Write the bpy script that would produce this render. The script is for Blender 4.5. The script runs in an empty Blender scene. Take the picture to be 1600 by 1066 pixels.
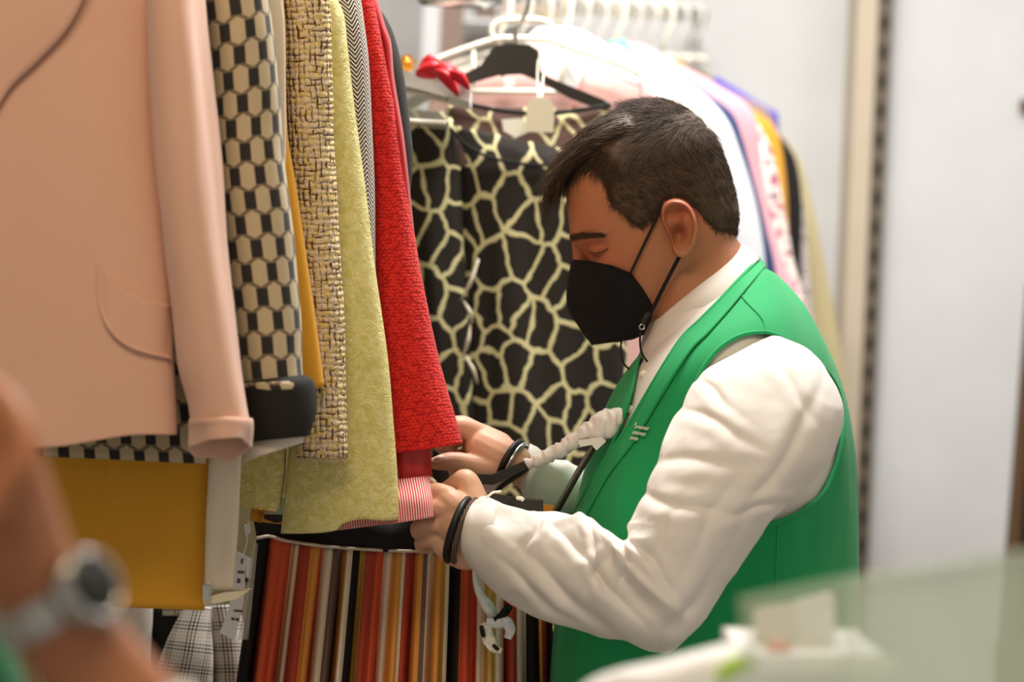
import bpy, math, random
import numpy as np
from mathutils import Matrix, Vector
from mathutils.kdtree import KDTree

rng = np.random.default_rng(7)
random.seed(7)
S = bpy.context.scene
COL = S.collection

# ------------------------------------------------------------------ camera
F = 3600.0                       # focal length in pixels of the 1600 px wide frame
CAMLOC = np.array((0.0, 0.0, 1.50))
cam_d = bpy.data.cameras.new('camera')
cam_d.sensor_width = 36.0
cam_d.lens = F / 1600.0 * 36.0
cam = bpy.data.objects.new('camera', cam_d)
COL.objects.link(cam)
CM = Matrix.Rotation(math.radians(88.0), 4, 'X') @ Matrix.Rotation(math.radians(2.3), 4, 'Z')
cam.matrix_world = Matrix.Translation(CAMLOC) @ CM
R3 = np.array(CM.to_3x3())
cam_d.clip_start = 0.05
cam_d.dof.use_dof = True
cam_d.dof.focus_distance = 2.50
cam_d.dof.aperture_fstop = 2.8
S.camera = cam

# ------------------------------------------------------------------ light
S.view_settings.view_transform = 'Standard'
S.view_settings.look = 'None'
S.view_settings.exposure = 0.44
S.view_settings.gamma = 1.0
w = bpy.data.worlds.new('shop_air')
S.world = w
w.use_nodes = True
w.node_tree.nodes['Background'].inputs[0].default_value = (1.0, 0.89, 0.76, 1)
w.node_tree.nodes['Background'].inputs[1].default_value = 0.30


def area(name, loc, target, size, power, color):
    l = bpy.data.lights.new(name, 'AREA')
    l.shape = 'RECTANGLE'
    l.size, l.size_y = size
    l.energy = power
    l.color = color
    o = bpy.data.objects.new(name, l)
    COL.objects.link(o)
    o.location = loc
    o.rotation_euler = (Vector(target) - Vector(loc)).to_track_quat('-Z', 'Y').to_euler()
    return o


area('ceiling_light_centre', (0.22, 2.92, 2.80), (0.22, 2.80, 0), (0.7, 0.5), 38, (1.0, 0.98, 0.96))
area('ceiling_light_rear', (0.55, 3.75, 2.80), (0.55, 3.75, 0), (1.7, 0.6), 12, (1.0, 0.98, 0.97))
area('ceiling_light_right', (1.9, 3.2, 2.80), (1.4, 3.9, 1.0), (1.0, 0.8), 9, (1.0, 0.98, 0.96))
area('ceiling_light_front', (-0.35, 1.05, 2.80), (-0.35, 1.75, 1.0), (1.0, 0.7), 17, (1.0, 0.78, 0.54))


# ------------------------------------------------------------------ helpers
def P(px, py, d):
    """pixel of the 1600x1066 frame at distance d (m) along the view axis -> world point(s)"""
    px, py, d = np.broadcast_arrays(np.asarray(px, float), np.asarray(py, float), np.asarray(d, float))
    c = np.stack(((px - 800) / F * d, -(py - 533) / F * d, -d), -1)
    return c @ R3.T + CAMLOC


def lin(r, g, b):
    def f(c):
        c /= 255.0
        return c / 12.92 if c < 0.04045 else ((c + 0.055) / 1.055) ** 2.4
    return (f(r), f(g), f(b), 1.0)


def hash2(ix, iy, s):
    h = np.sin(ix * 127.1 + iy * 311.7 + s * 74.7) * 43758.5453
    return h - np.floor(h)


def vnoise(x, y, s=0.0):
    ix, iy = np.floor(x), np.floor(y)
    fx, fy = x - ix, y - iy
    fx, fy = fx * fx * (3 - 2 * fx), fy * fy * (3 - 2 * fy)
    a, b = hash2(ix, iy, s), hash2(ix + 1, iy, s)
    c, d = hash2(ix, iy + 1, s), hash2(ix + 1, iy + 1, s)
    return (a * (1 - fx) + b * fx) * (1 - fy) + (c * (1 - fx) + d * fx) * fy


def fbm(x, y, s=0.0, o=3):
    r, a = 0, 0.5
    for i in range(o):
        r = r + a * (vnoise(x * 2 ** i, y * 2 ** i, s + i * 13) * 2 - 1)
        a *= 0.5
    return r


def ridge(x, y, s=0.0):
    return 1 - np.abs(vnoise(x, y, s) * 2 - 1) * 2


def spline(pts, m, linear=False):
    """resample control rows to m rows (Catmull-Rom by chord length)"""
    p = np.asarray(pts, float)
    k = len(p)
    seg = np.maximum(np.linalg.norm(np.diff(p[:, :min(4, p.shape[1])], axis=0), axis=1), 1e-6) ** 0.8
    t = np.concatenate(([0], np.cumsum(seg)))
    q = np.linspace(0, t[-1], m)
    if linear or k < 3:
        return np.stack([np.interp(q, t, p[:, j]) for j in range(p.shape[1])], 1)
    mm = np.zeros_like(p)
    mm[1:-1] = (p[2:] - p[:-2]) / (t[2:] - t[:-2])[:, None]
    mm[0] = (p[1] - p[0]) / seg[0]
    mm[-1] = (p[-1] - p[-2]) / seg[-1]
    i = np.clip(np.searchsorted(t, q, 'right') - 1, 0, k - 2)
    h = seg[i][:, None]
    s = ((q - t[i]) / seg[i])[:, None]
    return ((2 * s ** 3 - 3 * s ** 2 + 1) * p[i] + (s ** 3 - 2 * s ** 2 + s) * h * mm[i]
            + (-2 * s ** 3 + 3 * s ** 2) * p[i + 1] + (s ** 3 - s ** 2) * h * mm[i + 1])


def wloc(o):
    v = np.zeros(3)
    while o is not None:
        v = v + np.array(o.location)
        o = o.parent
    return v


def mk(name, V, Fc, mat, parent=None, uv=None, smooth=True, solid=0.0, sub=0, off=0.0, origin=None):
    V = np.asarray(V, float).reshape(-1, 3)
    org = V.mean(0) if origin is None else np.asarray(origin, float)
    me = bpy.data.meshes.new(name)
    Fl = Fc.tolist() if isinstance(Fc, np.ndarray) else Fc
    me.from_pydata((V - org).tolist(), [], Fl)
    if uv is not None:
        l = me.uv_layers.new(name='UVMap')
        l.data.foreach_set('uv', np.asarray(uv, np.float32).ravel())
    if smooth:
        me.polygons.foreach_set('use_smooth', np.ones(len(me.polygons), bool))
    me.update()
    if mat is not None:
        me.materials.append(mat)
    o = bpy.data.objects.new(name, me)
    COL.objects.link(o)
    if parent is not None:
        o.parent = parent
        o.location = org - wloc(parent)
    else:
        o.location = org
    if solid:
        md = o.modifiers.new('thickness', 'SOLIDIFY')
        md.thickness = solid
        md.offset = off
    if sub:
        md = o.modifiers.new('smooth', 'SUBSURF')
        md.levels = md.render_levels = sub
    return o


def tag(o, label, cat=None, group=None, kind=None):
    o['label'] = label
    if cat:
        o['category'] = cat
    if group:
        o['group'] = group
    if kind:
        o['kind'] = kind
    return o


def thing(name, label, cat, loc, group=None):
    o = bpy.data.objects.new(name, None)
    COL.objects.link(o)
    o.location = loc
    o.empty_display_size = 0.05
    return tag(o, label, cat, group)


def grid_faces(m, n, wrap):
    i = np.arange(m - 1)[:, None]
    k = np.arange(n if wrap else n - 1)[None, :]
    k2 = (k + 1) % n
    return np.stack((i * n + k, i * n + k2, (i + 1) * n + k2, (i + 1) * n + k), -1).reshape(-1, 4)


class Loft:
    """Tube through stations (ax,ay,bx,by,depth,depth_radius): a and b are the two silhouette points."""
    def __init__(s, st, n=64, m=80, p=2.0, disp=None, linear=False, nearp=None):
        q = spline(st, m, linear)
        phi = -math.pi + 2 * math.pi * np.arange(n + 1) / n
        c, h = (q[:, 0:2] + q[:, 2:4]) / 2, (q[:, 2:4] - q[:, 0:2]) / 2
        sn, cs = np.sin(phi), np.cos(phi)
        L = np.sign(sn) * np.abs(sn) ** (2 / p)
        N = np.sign(cs) * np.abs(cs) ** (2 / p)
        px = c[:, 0:1] + h[:, 0:1] * L
        py = c[:, 1:2] + h[:, 1:2] * L
        d = q[:, 4:5] - q[:, 5:6] * N
        # uv in pixels: u = signed arc from the near centre line, v = along the axis
        dd = q[:, 5:6] * F / q[:, 4:5]
        hl = np.linalg.norm(h, axis=1)[:, None]
        ds = np.hypot(np.diff(hl * L, axis=1), np.diff(dd * N, axis=1))
        u = np.concatenate((np.zeros((m, 1)), np.cumsum(ds, 1)), 1)
        u = u - u[:, n // 2:n // 2 + 1]
        v = np.concatenate(([0], np.cumsum(np.linalg.norm(np.diff(c, axis=0), axis=1))))[:, None] + 0 * u
        t = np.linspace(0, 1, m)[:, None] + 0 * u
        PH = phi[None, :] + 0 * u
        if disp is not None:
            D = disp(PH, t, px, py, u, v)
            D[:, -1] = D[:, 0]
            hn = h / np.maximum(hl, 1e-6)
            px = px + D * F / d * sn * hn[:, 0:1]
            py = py + D * F / d * sn * hn[:, 1:2]
            d = d - D * cs
        s.px, s.py, s.d, s.u, s.v, s.m, s.n, s.PH = px, py, d, u, v, m, n, PH
        s.kd = None

    def verts(s):
        return P(s.px[:, :-1], s.py[:, :-1], s.d[:, :-1]).reshape(-1, 3)

    def faces(s):
        return grid_faces(s.m, s.n, True)

    def uvs(s):
        u, v = s.u, s.v
        q = np.stack((np.stack((u[:-1, :-1], v[:-1, :-1]), -1), np.stack((u[:-1, 1:], v[:-1, 1:]), -1),
                      np.stack((u[1:, 1:], v[1:, 1:]), -1), np.stack((u[1:, :-1], v[1:, :-1]), -1)), 2)
        return q.reshape(-1, 2)

    def build(s, name, mat, parent=None, keep=None, caps=(False, False), **kw):
        V, Fc, uv = s.verts(), s.faces(), s.uvs()
        if keep is not None:
            k = keep(s).reshape(-1)
            Fc, uv = Fc[k], uv.reshape(-1, 4, 2)[k].reshape(-1, 2)
            used = np.unique(Fc)
            rm = -np.ones(len(V), int)
            rm[used] = np.arange(len(used))
            V, Fc = V[used], rm[Fc]
            V = smooth_border(V, Fc)
        Fl = Fc.tolist()
        uv = uv.tolist()
        for e, row in enumerate((0, s.m - 1)):
            if caps[e]:
                f = [row * s.n + k for k in range(s.n)]
                Fl.append(f[::-1] if e == 0 else f)
                uv += [(0, 0)] * s.n
        return mk(name, V, Fl, mat, parent, uv=uv, **kw)

    def near(s, px, py, lift=0.0):
        """world point on the near side under a pixel"""
        if s.kd is None:
            msk = np.cos(s.PH) > -0.05
            s.kpts = np.stack((s.px[msk], s.py[msk], s.d[msk]), 1)
            s.kd = KDTree(len(s.kpts))
            for i, q in enumerate(s.kpts):
                s.kd.insert((q[0], q[1], 0), i)
            s.kd.balance()
        hit = s.kd.find_n((px, py, 0), 6)
        wt = np.array([1 / (h[2] + 0.5) ** 2 for h in hit])
        dep = sum(s.kpts[h[1]][2] * a for h, a in zip(hit, wt)) / wt.sum()
        return P(px, py, dep - lift)


def smooth_border(V, Fc, it=12):
    e = np.concatenate([Fc[:, [0, 1]], Fc[:, [1, 2]], Fc[:, [2, 3]], Fc[:, [3, 0]]])
    es = np.sort(e, 1)
    un, cnt = np.unique(es, axis=0, return_counts=True)
    b = un[cnt == 1]
    nb = {}
    for i, j in b:
        nb.setdefault(i, []).append(j)
        nb.setdefault(j, []).append(i)
    ids = [i for i in nb if len(nb[i]) == 2]
    n1 = np.array([nb[i][0] for i in ids])
    n2 = np.array([nb[i][1] for i in ids])
    ids = np.array(ids)
    for _ in range(it):
        V[ids] = 0.5 * V[ids] + 0.25 * (V[n1] + V[n2])
    return V


def sheet(name, px, py, d, mat, parent=None, uv=None, **kw):
    m, n = px.shape
    V = P(px, py, d).reshape(-1, 3)
    Fc = grid_faces(m, n, False)
    if uv is None:
        uv = np.stack((px, py), -1)
    uv = np.asarray(uv).reshape(-1, 2)[Fc].reshape(-1, 2)
    return mk(name, V, Fc, mat, parent, uv=uv, **kw)


def tube_geo(pts, r, n=8, caps=True):
    pts = np.asarray(pts, float)
    m = len(pts)
    r = np.broadcast_to(np.asarray(r, float), (m,))
    T = np.gradient(pts, axis=0)
    T /= np.maximum(np.linalg.norm(T, axis=1), 1e-9)[:, None]
    ref = np.array((0.13, 0.31, 0.94))
    if abs(T[0] @ ref) > 0.9:
        ref = np.array((0.9, 0.3, 0.1))
    V = []
    nrm = np.cross(T[0], ref)
    for i in range(m):
        nrm = nrm - T[i] * (nrm @ T[i])
        nrm /= max(np.linalg.norm(nrm), 1e-9)
        bn = np.cross(T[i], nrm)
        a = 2 * math.pi * np.arange(n) / n
        V.append(pts[i] + r[i] * (np.cos(a)[:, None] * nrm + np.sin(a)[:, None] * bn))
    V = np.concatenate(V)
    Fl = grid_faces(m, n, True).tolist()
    if caps:
        Fl.append(list(range(n))[::-1])
        Fl.append([(m - 1) * n + k for k in range(n)])
    return V, Fl


def tube(name, pts, r, mat, parent=None, n=8, m=None, px=True, **kw):
    """pts rows (px,py,d) when px else world"""
    p = np.asarray(pts, float)
    if m:
        p = spline(p, m)
    W = P(p[:, 0], p[:, 1], p[:, 2]) if px else p
    V, Fl = tube_geo(W, r if np.isscalar(r) else (np.interp(np.linspace(0, 1, len(W)), np.linspace(0, 1, len(r)), r)), n)
    return mk(name, V, Fl, mat, parent, **kw)


def prism_geo(poly, d0, d1):
    """outline in pixels, front depth d0, back depth d1 (scalars or per point)"""
    q = np.asarray(poly, float)
    n = len(q)
    d0, d1 = np.broadcast_to(d0, (n,)), np.broadcast_to(d1, (n,))
    k = (d1 / d0)[:, None]                              # same true size at the back
    V = np.concatenate((P(q[:, 0], q[:, 1], d0), P(q[:, 0], q[:, 1], d0) + (P(800, 533, 2.0) - P(800, 533, 1.0)) * (d1 - d0)[:, None]))
    Fl = [list(range(n)), [n + i for i in range(n)][::-1]]
    Fl += [[i, n + i, n + (i + 1) % n, (i + 1) % n][::-1] for i in range(n)]
    return V, Fl


def prism(name, poly, d0, d1, mat, parent=None, bevel=0.0, **kw):
    V, Fl = prism_geo(poly, d0, d1)
    kw.setdefault('smooth', False)
    o = mk(name, V, Fl, mat, parent, **kw)
    if bevel:
        b = o.modifiers.new('bevel', 'BEVEL')
        b.width = bevel
        b.segments = 2
    return o


def join_geo(parts):
    Vs, Fs, k = [], [], 0
    for V, Fl in parts:
        Vs.append(np.asarray(V))
        Fl = Fl.tolist() if isinstance(Fl, np.ndarray) else Fl
        Fs += [[i + k for i in f] for f in Fl]
        k += len(V)
    return np.concatenate(Vs), Fs


def wbox(name, lo, hi, mat, parent=None, bevel=0.0, **kw):
    lo, hi = np.array(lo, float), np.array(hi, float)
    V = np.array([[(lo, hi)[i][0], (lo, hi)[j][1], (lo, hi)[k][2]] for i in (0, 1) for j in (0, 1) for k in (0, 1)])
    Fl = [[0, 1, 3, 2], [4, 6, 7, 5], [0, 4, 5, 1], [2, 3, 7, 6], [0, 2, 6, 4], [1, 5, 7, 3]]
    o = mk(name, V, Fl, mat, parent, smooth=False, **kw)
    if bevel:
        b = o.modifiers.new('bevel', 'BEVEL')
        b.width = bevel
    return o


def in_poly(px, py, poly):
    r = np.zeros(px.shape, bool)
    q = poly
    j = len(q) - 1
    for i in range(len(q)):
        xi, yi = q[i]
        xj, yj = q[j]
        c = ((yi > py) != (yj > py)) & (px < (xj - xi) * (py - yi) / (yj - yi + 1e-9) + xi)
        r ^= c
        j = i
    return r


# ------------------------------------------------------------------ materials
class Mat:
    def __init__(s, name, color=(0.8, 0.8, 0.8, 1), rough=0.7, **kw):
        s.m = bpy.data.materials.new(name)
        s.m.use_nodes = True
        s.nt = s.m.node_tree
        s.b = s.nt.nodes['Principled BSDF']
        s.b.inputs['Roughness'].default_value = rough
        s.b.inputs['Base Color'].default_value = color
        s.b.inputs['Specular IOR Level'].default_value = kw.pop('spec', 0.3)
        for k, v in kw.items():
            s.b.inputs[k.replace('_', ' ').title() if k not in ('IOR',) else k].default_value = v

    def put(s, sock, x):
        if isinstance(x, (int, float)):
            sock.default_value = x
        elif isinstance(x, tuple):
            sock.default_value = x
        else:
            s.nt.links.new(x, sock)

    def node(s, t, **inp):
        n = s.nt.nodes.new(t)
        for k, v in inp.items():
            s.put(n.inputs[k], v)
        return n

    def f(s, op, a, b=0.0, c=0.0):
        n = s.nt.nodes.new('ShaderNodeMath')
        n.operation = op
        s.put(n.inputs[0], a)
        s.put(n.inputs[1], b)
        s.put(n.inputs[2], c)
        return n.outputs[0]

    def uv(s):
        n = s.nt.nodes.new('ShaderNodeUVMap')
        x = s.node('ShaderNodeSeparateXYZ', Vector=n.outputs[0])
        return n.outputs[0], x.outputs[0], x.outputs[1]

    def obj(s):
        return s.nt.nodes.new('ShaderNodeTexCoord').outputs['Object']

    def xyz(s, x, y, z=0.0):
        return s.node('ShaderNodeCombineXYZ', X=x, Y=y, Z=z).outputs[0]

    def noise(s, vec, scale, detail=3.0, dist=0.0, rough=0.5):
        n = s.node('ShaderNodeTexNoise', Vector=vec, Scale=scale, Detail=detail, Distortion=dist, Roughness=rough)
        return n.outputs[0]

    def mix(s, fac, a, b, mode='MIX'):
        n = s.nt.nodes.new('ShaderNodeMix')
        n.data_type = 'RGBA'
        n.blend_type = mode
        s.put(n.inputs[0], fac)
        s.put(n.inputs[6], a)
        s.put(n.inputs[7], b)
        return n.outputs[2]

    def step(s, x, lo, hi):
        n = s.nt.nodes.new('ShaderNodeMapRange')
        n.interpolation_type = 'SMOOTHSTEP'
        s.put(n.inputs[0], x)
        n.inputs[1].default_value = lo
        n.inputs[2].default_value = hi
        return n.outputs[0]

    def ramp(s, x, stops, const=True):
        n = s.nt.nodes.new('ShaderNodeValToRGB')
        n.color_ramp.interpolation = 'CONSTANT' if const else 'LINEAR'
        e = n.color_ramp.elements
        e[0].position, e[0].color = stops[0]
        e[1].position, e[1].color = stops[1]
        for p_, c_ in stops[2:]:
            q = e.new(p_)
            q.color = c_
        s.put(n.inputs[0], x)
        return n.outputs[0]

    def color(s, c):
        s.put(s.b.inputs['Base Color'], c)
        return s

    def bump(s, h, strength=0.3, dist=0.001):
        n = s.node('ShaderNodeBump', Height=h, Strength=strength, Distance=dist)
        s.put(s.b.inputs['Normal'], n.outputs[0])
        return s

    def sheen(s, w=0.3, r=0.5):
        s.b.inputs['Sheen Weight'].default_value = w
        s.b.inputs['Sheen Roughness'].default_value = r
        return s


def cloth(name, rgb, var=0.12, weave=2.2, rough=0.85, sheen=0.15, bump=0.25, spec=0.2):
    """woven fabric: faint mottling plus a thread bump in uv pixels"""
    m = Mat(name, rough=rough, spec=spec)
    vec, u, v = m.uv()
    c = lin(*rgb)
    n = m.noise(vec, 0.06, 4.0)
    m.color(m.mix(m.f('MULTIPLY', m.f('SUBTRACT', n, 0.35), var * 4), tuple(x * (1 - var) for x in c[:3]) + (1,), tuple(min(1, x * (1 + var)) for x in c[:3]) + (1,)))
    a = m.f('SINE', m.f('MULTIPLY', u, 6.283 / weave))
    b = m.f('SINE', m.f('MULTIPLY', v, 6.283 / weave))
    m.bump(m.f('ADD', m.f('MULTIPLY', a, b), m.noise(vec, 0.7, 2.0)), bump, 0.0006)
    return m.sheen(sheen).m


def plain(name, rgb, rough=0.5, **kw):
    m = Mat(name, lin(*rgb), rough, **kw)
    n = m.noise(m.obj(), 9.0, 3.0)
    c = lin(*rgb)
    m.color(m.mix(n, tuple(x * 0.93 for x in c[:3]) + (1,), tuple(min(1, x * 1.06) for x in c[:3]) + (1,)))
    return m.m


M = {}
M['pink_wool'] = cloth('pink_wool', (226, 180, 156), 0.05, 1.7, 0.9, 0.35, 0.25)
M['cream'] = cloth('cream_fabric', (226, 212, 190), 0.05, 2.0, 0.8)
M['white_lining'] = cloth('white_lining', (216, 204, 192), 0.03, 2.0, 0.6)
M['mustard'] = cloth('mustard_fabric', (222, 160, 46), 0.06, 1.8, 0.75, 0.1)
M['black_cloth'] = cloth('black_fabric', (36, 33, 31), 0.08, 2.0, 0.8, 0.03)
M['black_coat'] = cloth('black_coating', (42, 37, 34), 0.08, 2.0, 0.85, 0.06)
M['red_satin'] = cloth('red_satin', (188, 22, 30), 0.05, 2.0, 0.35, 0.1, 0.1, 0.5)
M['green'] = cloth('green_twill', (30, 158, 92), 0.05, 2.0, 0.75, 0.1, 0.2)
M['shirt'] = cloth('white_cotton', (231, 225, 217), 0.02, 1.6, 0.75, 0.1, 0.12)
M['dark_green'] = cloth('dark_green_fabric', (14, 110, 66), 0.05, 2.0, 0.8)
M['trouser'] = cloth('charcoal_wool', (48, 50, 58), 0.05, 2.0, 0.85)
M['mask'] = cloth('black_mask_fabric', (20, 19, 20), 0.05, 1.6, 0.8, 0.03, 0.25)
M['leather'] = plain('black_leather', (26, 24, 24), 0.45)
M['elastic'] = plain('black_elastic', (22, 21, 22), 0.7)
M['wall'] = plain('white_wall_panel', (220, 221, 221), 0.7)
M['beige_panel'] = plain('beige_panel', (204, 190, 168), 0.7)
M['khaki'] = plain('khaki_board', (176, 168, 128), 0.8)
M['floor'] = plain('grey_floor', (150, 142, 132), 0.5)
M['ceil'] = plain('white_ceiling', (236, 232, 226), 0.8)
M['dark_metal'] = plain('dark_grey_metal', (112, 102, 90), 0.5)
M['slot'] = plain('slot_black', (62, 56, 46), 0.8)
M['chrome'] = plain('chrome', (215, 212, 205), 0.15, metallic=1.0)
M['steel'] = plain('steel', (190, 190, 186), 0.22, metallic=1.0)
M['black_plastic'] = plain('black_plastic', (44, 40, 34), 0.4)
M['white_plastic'] = plain('ivory_plastic', (244, 240, 222), 0.35)
M['white'] = plain('white_paper', (240, 240, 240), 0.6)
M['tag'] = plain('cream_card', (224, 214, 186), 0.7)
M['ink'] = plain('grey_ink', (90, 86, 92), 0.7)
M['wood'] = plain('golden_wood', (205, 140, 40), 0.4)
M['gold'] = plain('gold_foil', (190, 132, 30), 0.4, metallic=0.4)
M['red_foil'] = plain('red_glitter', (205, 36, 46), 0.4)
M['logo'] = plain('white_print', (205, 215, 190), 0.7)
M['brown'] = plain('dark_brown_frame', (92, 66, 40), 0.5)
M['black'] = plain('black_matte', (26, 24, 22), 0.7)
M['dial'] = plain('dark_dial', (44, 48, 44), 0.25)
M['lime_print'] = plain('lime_print', (168, 205, 70), 0.6)
M['navy'] = cloth('navy_fabric', (52, 66, 110), 0.15)
M['rose'] = cloth('rose_fabric', (226, 168, 178), 0.05)
M['white_lace'] = cloth('white_lace', (218, 220, 226), 0.05, 9.0, 0.7, 0.2, 0.9)
M['ivory'] = cloth('ivory_fabric', (232, 228, 218), 0.03)
M['olive'] = cloth('olive_linen', (196, 182, 140), 0.06)
M['violet'] = cloth('violet_fabric', (96, 84, 190), 0.06)
M['taupe'] = cloth('taupe_fabric', (150, 128, 118), 0.06)
M['teal'] = cloth('teal_fabric', (126, 190, 170), 0.2)
M['nail'] = plain('fingernail', (232, 196, 176), 0.35)


def m_hex():
    m = Mat('hexagon_print', rough=0.8, spec=0.2)
    vec, u, v = m.uv()
    V = m.f('DIVIDE', v, 38.0)
    row = m.f('FLOOR', V)
    fv = m.f('ABSOLUTE', m.f('SUBTRACT', m.f('SUBTRACT', V, row), 0.5))
    U = m.f('ADD', m.f('DIVIDE', u, 39.0), m.f('MULTIPLY', row, 0.5))
    fu = m.f('ABSOLUTE', m.f('SUBTRACT', m.f('FRACT', U), 0.5))

    def hexv(x, y):
        h = m.f('MAXIMUM', m.f('DIVIDE', x, 0.285), m.f('DIVIDE', m.f('ADD', y, m.f('MULTIPLY', x, 0.66)), 0.60))
        return m.f('SUBTRACT', 1.0, m.step(h, 0.93, 1.0))
    hexa = m.f('MAXIMUM', hexv(fu, fv), hexv(m.f('SUBTRACT', 0.5, fu), m.f('SUBTRACT', 1.0, fv)))
    bx = m.f('MAXIMUM', m.f('DIVIDE', m.f('SUBTRACT', 0.5, fu), 0.205), m.f('DIVIDE', fv, 0.37))
    blk = m.f('SUBTRACT', 1.0, m.step(bx, 0.92, 1.0))
    c = m.mix(blk, lin(116, 102, 80), lin(44, 41, 40))
    n = m.noise(vec, 0.5, 3)
    beige = m.mix(n, lin(172, 156, 124), lin(196, 180, 148))
    c = m.mix(hexa, c, beige)
    m.color(c)
    m.bump(m.f('ADD', hexa, m.f('MULTIPLY', n, 0.5)), 0.3, 0.001)
    return m.sheen(0.2).m


def m_tweed():
    m = Mat('boucle_tweed', rough=0.9, spec=0.1)
    vec, u, v = m.uv()
    u2 = m.f('ADD', u, m.f('MULTIPLY', m.noise(vec, 0.045, 2), 8.0))
    v2 = m.f('ADD', v, m.f('MULTIPLY', m.noise(m.xyz(u, v, 9.0), 0.06, 2), 10.0))
    wa = m.f('SINE', m.f('MULTIPLY', u2, 6.283 / 8.5))
    we = m.f('SINE', m.f('MULTIPLY', v2, 6.283 / 9.5))
    r1 = m.noise(m.xyz(m.f('MULTIPLY', u, 0.16), m.f('MULTIPLY', v, 0.045)), 1.0, 3, 0, 0.7)
    r2 = m.noise(m.xyz(m.f('MULTIPLY', u, 0.045), m.f('MULTIPLY', v, 0.16), 7.0), 1.0, 3, 0, 0.7)
    dk = m.f('MULTIPLY', m.step(wa, 0.35, 0.75), m.step(r1, 0.47, 0.55))
    dk2 = m.f('MULTIPLY', m.step(we, 0.55, 0.85), m.step(r2, 0.48, 0.56))
    nub = m.step(m.noise(vec, 0.30, 2), 0.66, 0.74)
    c = m.mix(m.step(m.noise(vec, 0.10, 2), 0.42, 0.62), lin(234, 214, 184), lin(232, 206, 128))
    c = m.mix(m.f('MULTIPLY', m.step(wa, -0.2, -0.9), 0.25), c, lin(206, 176, 160))
    d = m.f('MAXIMUM', m.f('MAXIMUM', dk, dk2), nub)
    m.color(m.mix(d, c, lin(92, 58, 42)))
    h = m.f('ADD', m.f('ADD', m.f('MULTIPLY', wa, -0.5), m.f('MULTIPLY', we, -0.5)), m.noise(vec, 0.3, 3))
    m.bump(h, 0.8, 0.002)
    return m.m


def m_lime():
    m = Mat('lime_brocade', rough=0.55, spec=0.35)
    vec, u, v = m.uv()
    n = m.noise(vec, 0.035, 3, 2.5)
    w_ = m.f('SINE', m.f('MULTIPLY', m.noise(vec, 0.03, 2, 3.0), 60.0))
    vor = m.node('ShaderNodeTexVoronoi', Vector=vec, Scale=0.12).outputs[0]
    m.color(m.mix(m.step(n, 0.35, 0.65), lin(220, 208, 120), lin(236, 226, 154)))
    m.bump(m.f('ADD', m.f('MULTIPLY', w_, 0.5), m.f('ADD', vor, m.noise(vec, 0.5, 3))), 0.55, 0.0016)
    return m.sheen(0.15).m


def m_herring():
    m = Mat('herringbone', rough=0.85, spec=0.2)
    vec, u, v = m.uv()
    z = m.f('PINGPONG', u, 11.0)
    s_ = m.f('FRACT', m.f('DIVIDE', m.f('SUBTRACT', v, m.f('MULTIPLY', z, 1.25)), 7.0))
    k = m.step(m.f('ABSOLUTE', m.f('SUBTRACT', s_, 0.5)), 0.2, 0.3)
    m.color(m.mix(k, lin(52, 46, 40), lin(226, 216, 204)))
    m.bump(k, 0.3, 0.0008)
    return m.m


def m_redknit():
    m = Mat('red_knit', rough=0.8, spec=0.25)
    vec, u, v = m.uv()
    row = m.f('FLOOR', m.f('DIVIDE', v, 5.2))
    X = m.f('ADD', m.f('DIVIDE', u, 7.0), m.f('MULTIPLY', row, 0.5))
    Y = m.f('DIVIDE', v, 5.2)
    vo = m.node('ShaderNodeTexVoronoi', Vector=m.xyz(X, Y), Scale=1.0, Randomness=0.55)
    vo.voronoi_dimensions = '2D'
    h = m.f('SUBTRACT', 1.0, vo.outputs[0])
    n = m.noise(vec, 0.09, 3)
    k = m.f('ADD', h, m.f('MULTIPLY', m.f('SUBTRACT', n, 0.5), 0.8))
    c = m.mix(m.step(k, 0.25, 0.95), lin(176, 10, 14), lin(236, 46, 34))
    m.color(c)
    m.bump(m.f('ADD', h, m.f('MULTIPLY', m.noise(vec, 0.5, 2), 0.6)), 0.7, 0.002)
    return m.sheen(0.1).m


def m_pin():
    m = Mat('red_white_pinstripe', rough=0.8, spec=0.2)
    vec, u, v = m.uv()
    k = m.step(m.f('ABSOLUTE', m.f('SUBTRACT', m.f('FRACT', m.f('DIVIDE', u, 3.9)), 0.5)), 0.20, 0.30)
    m.color(m.mix(k, lin(196, 40, 54), lin(238, 206, 200)))
    return m.m


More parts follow.
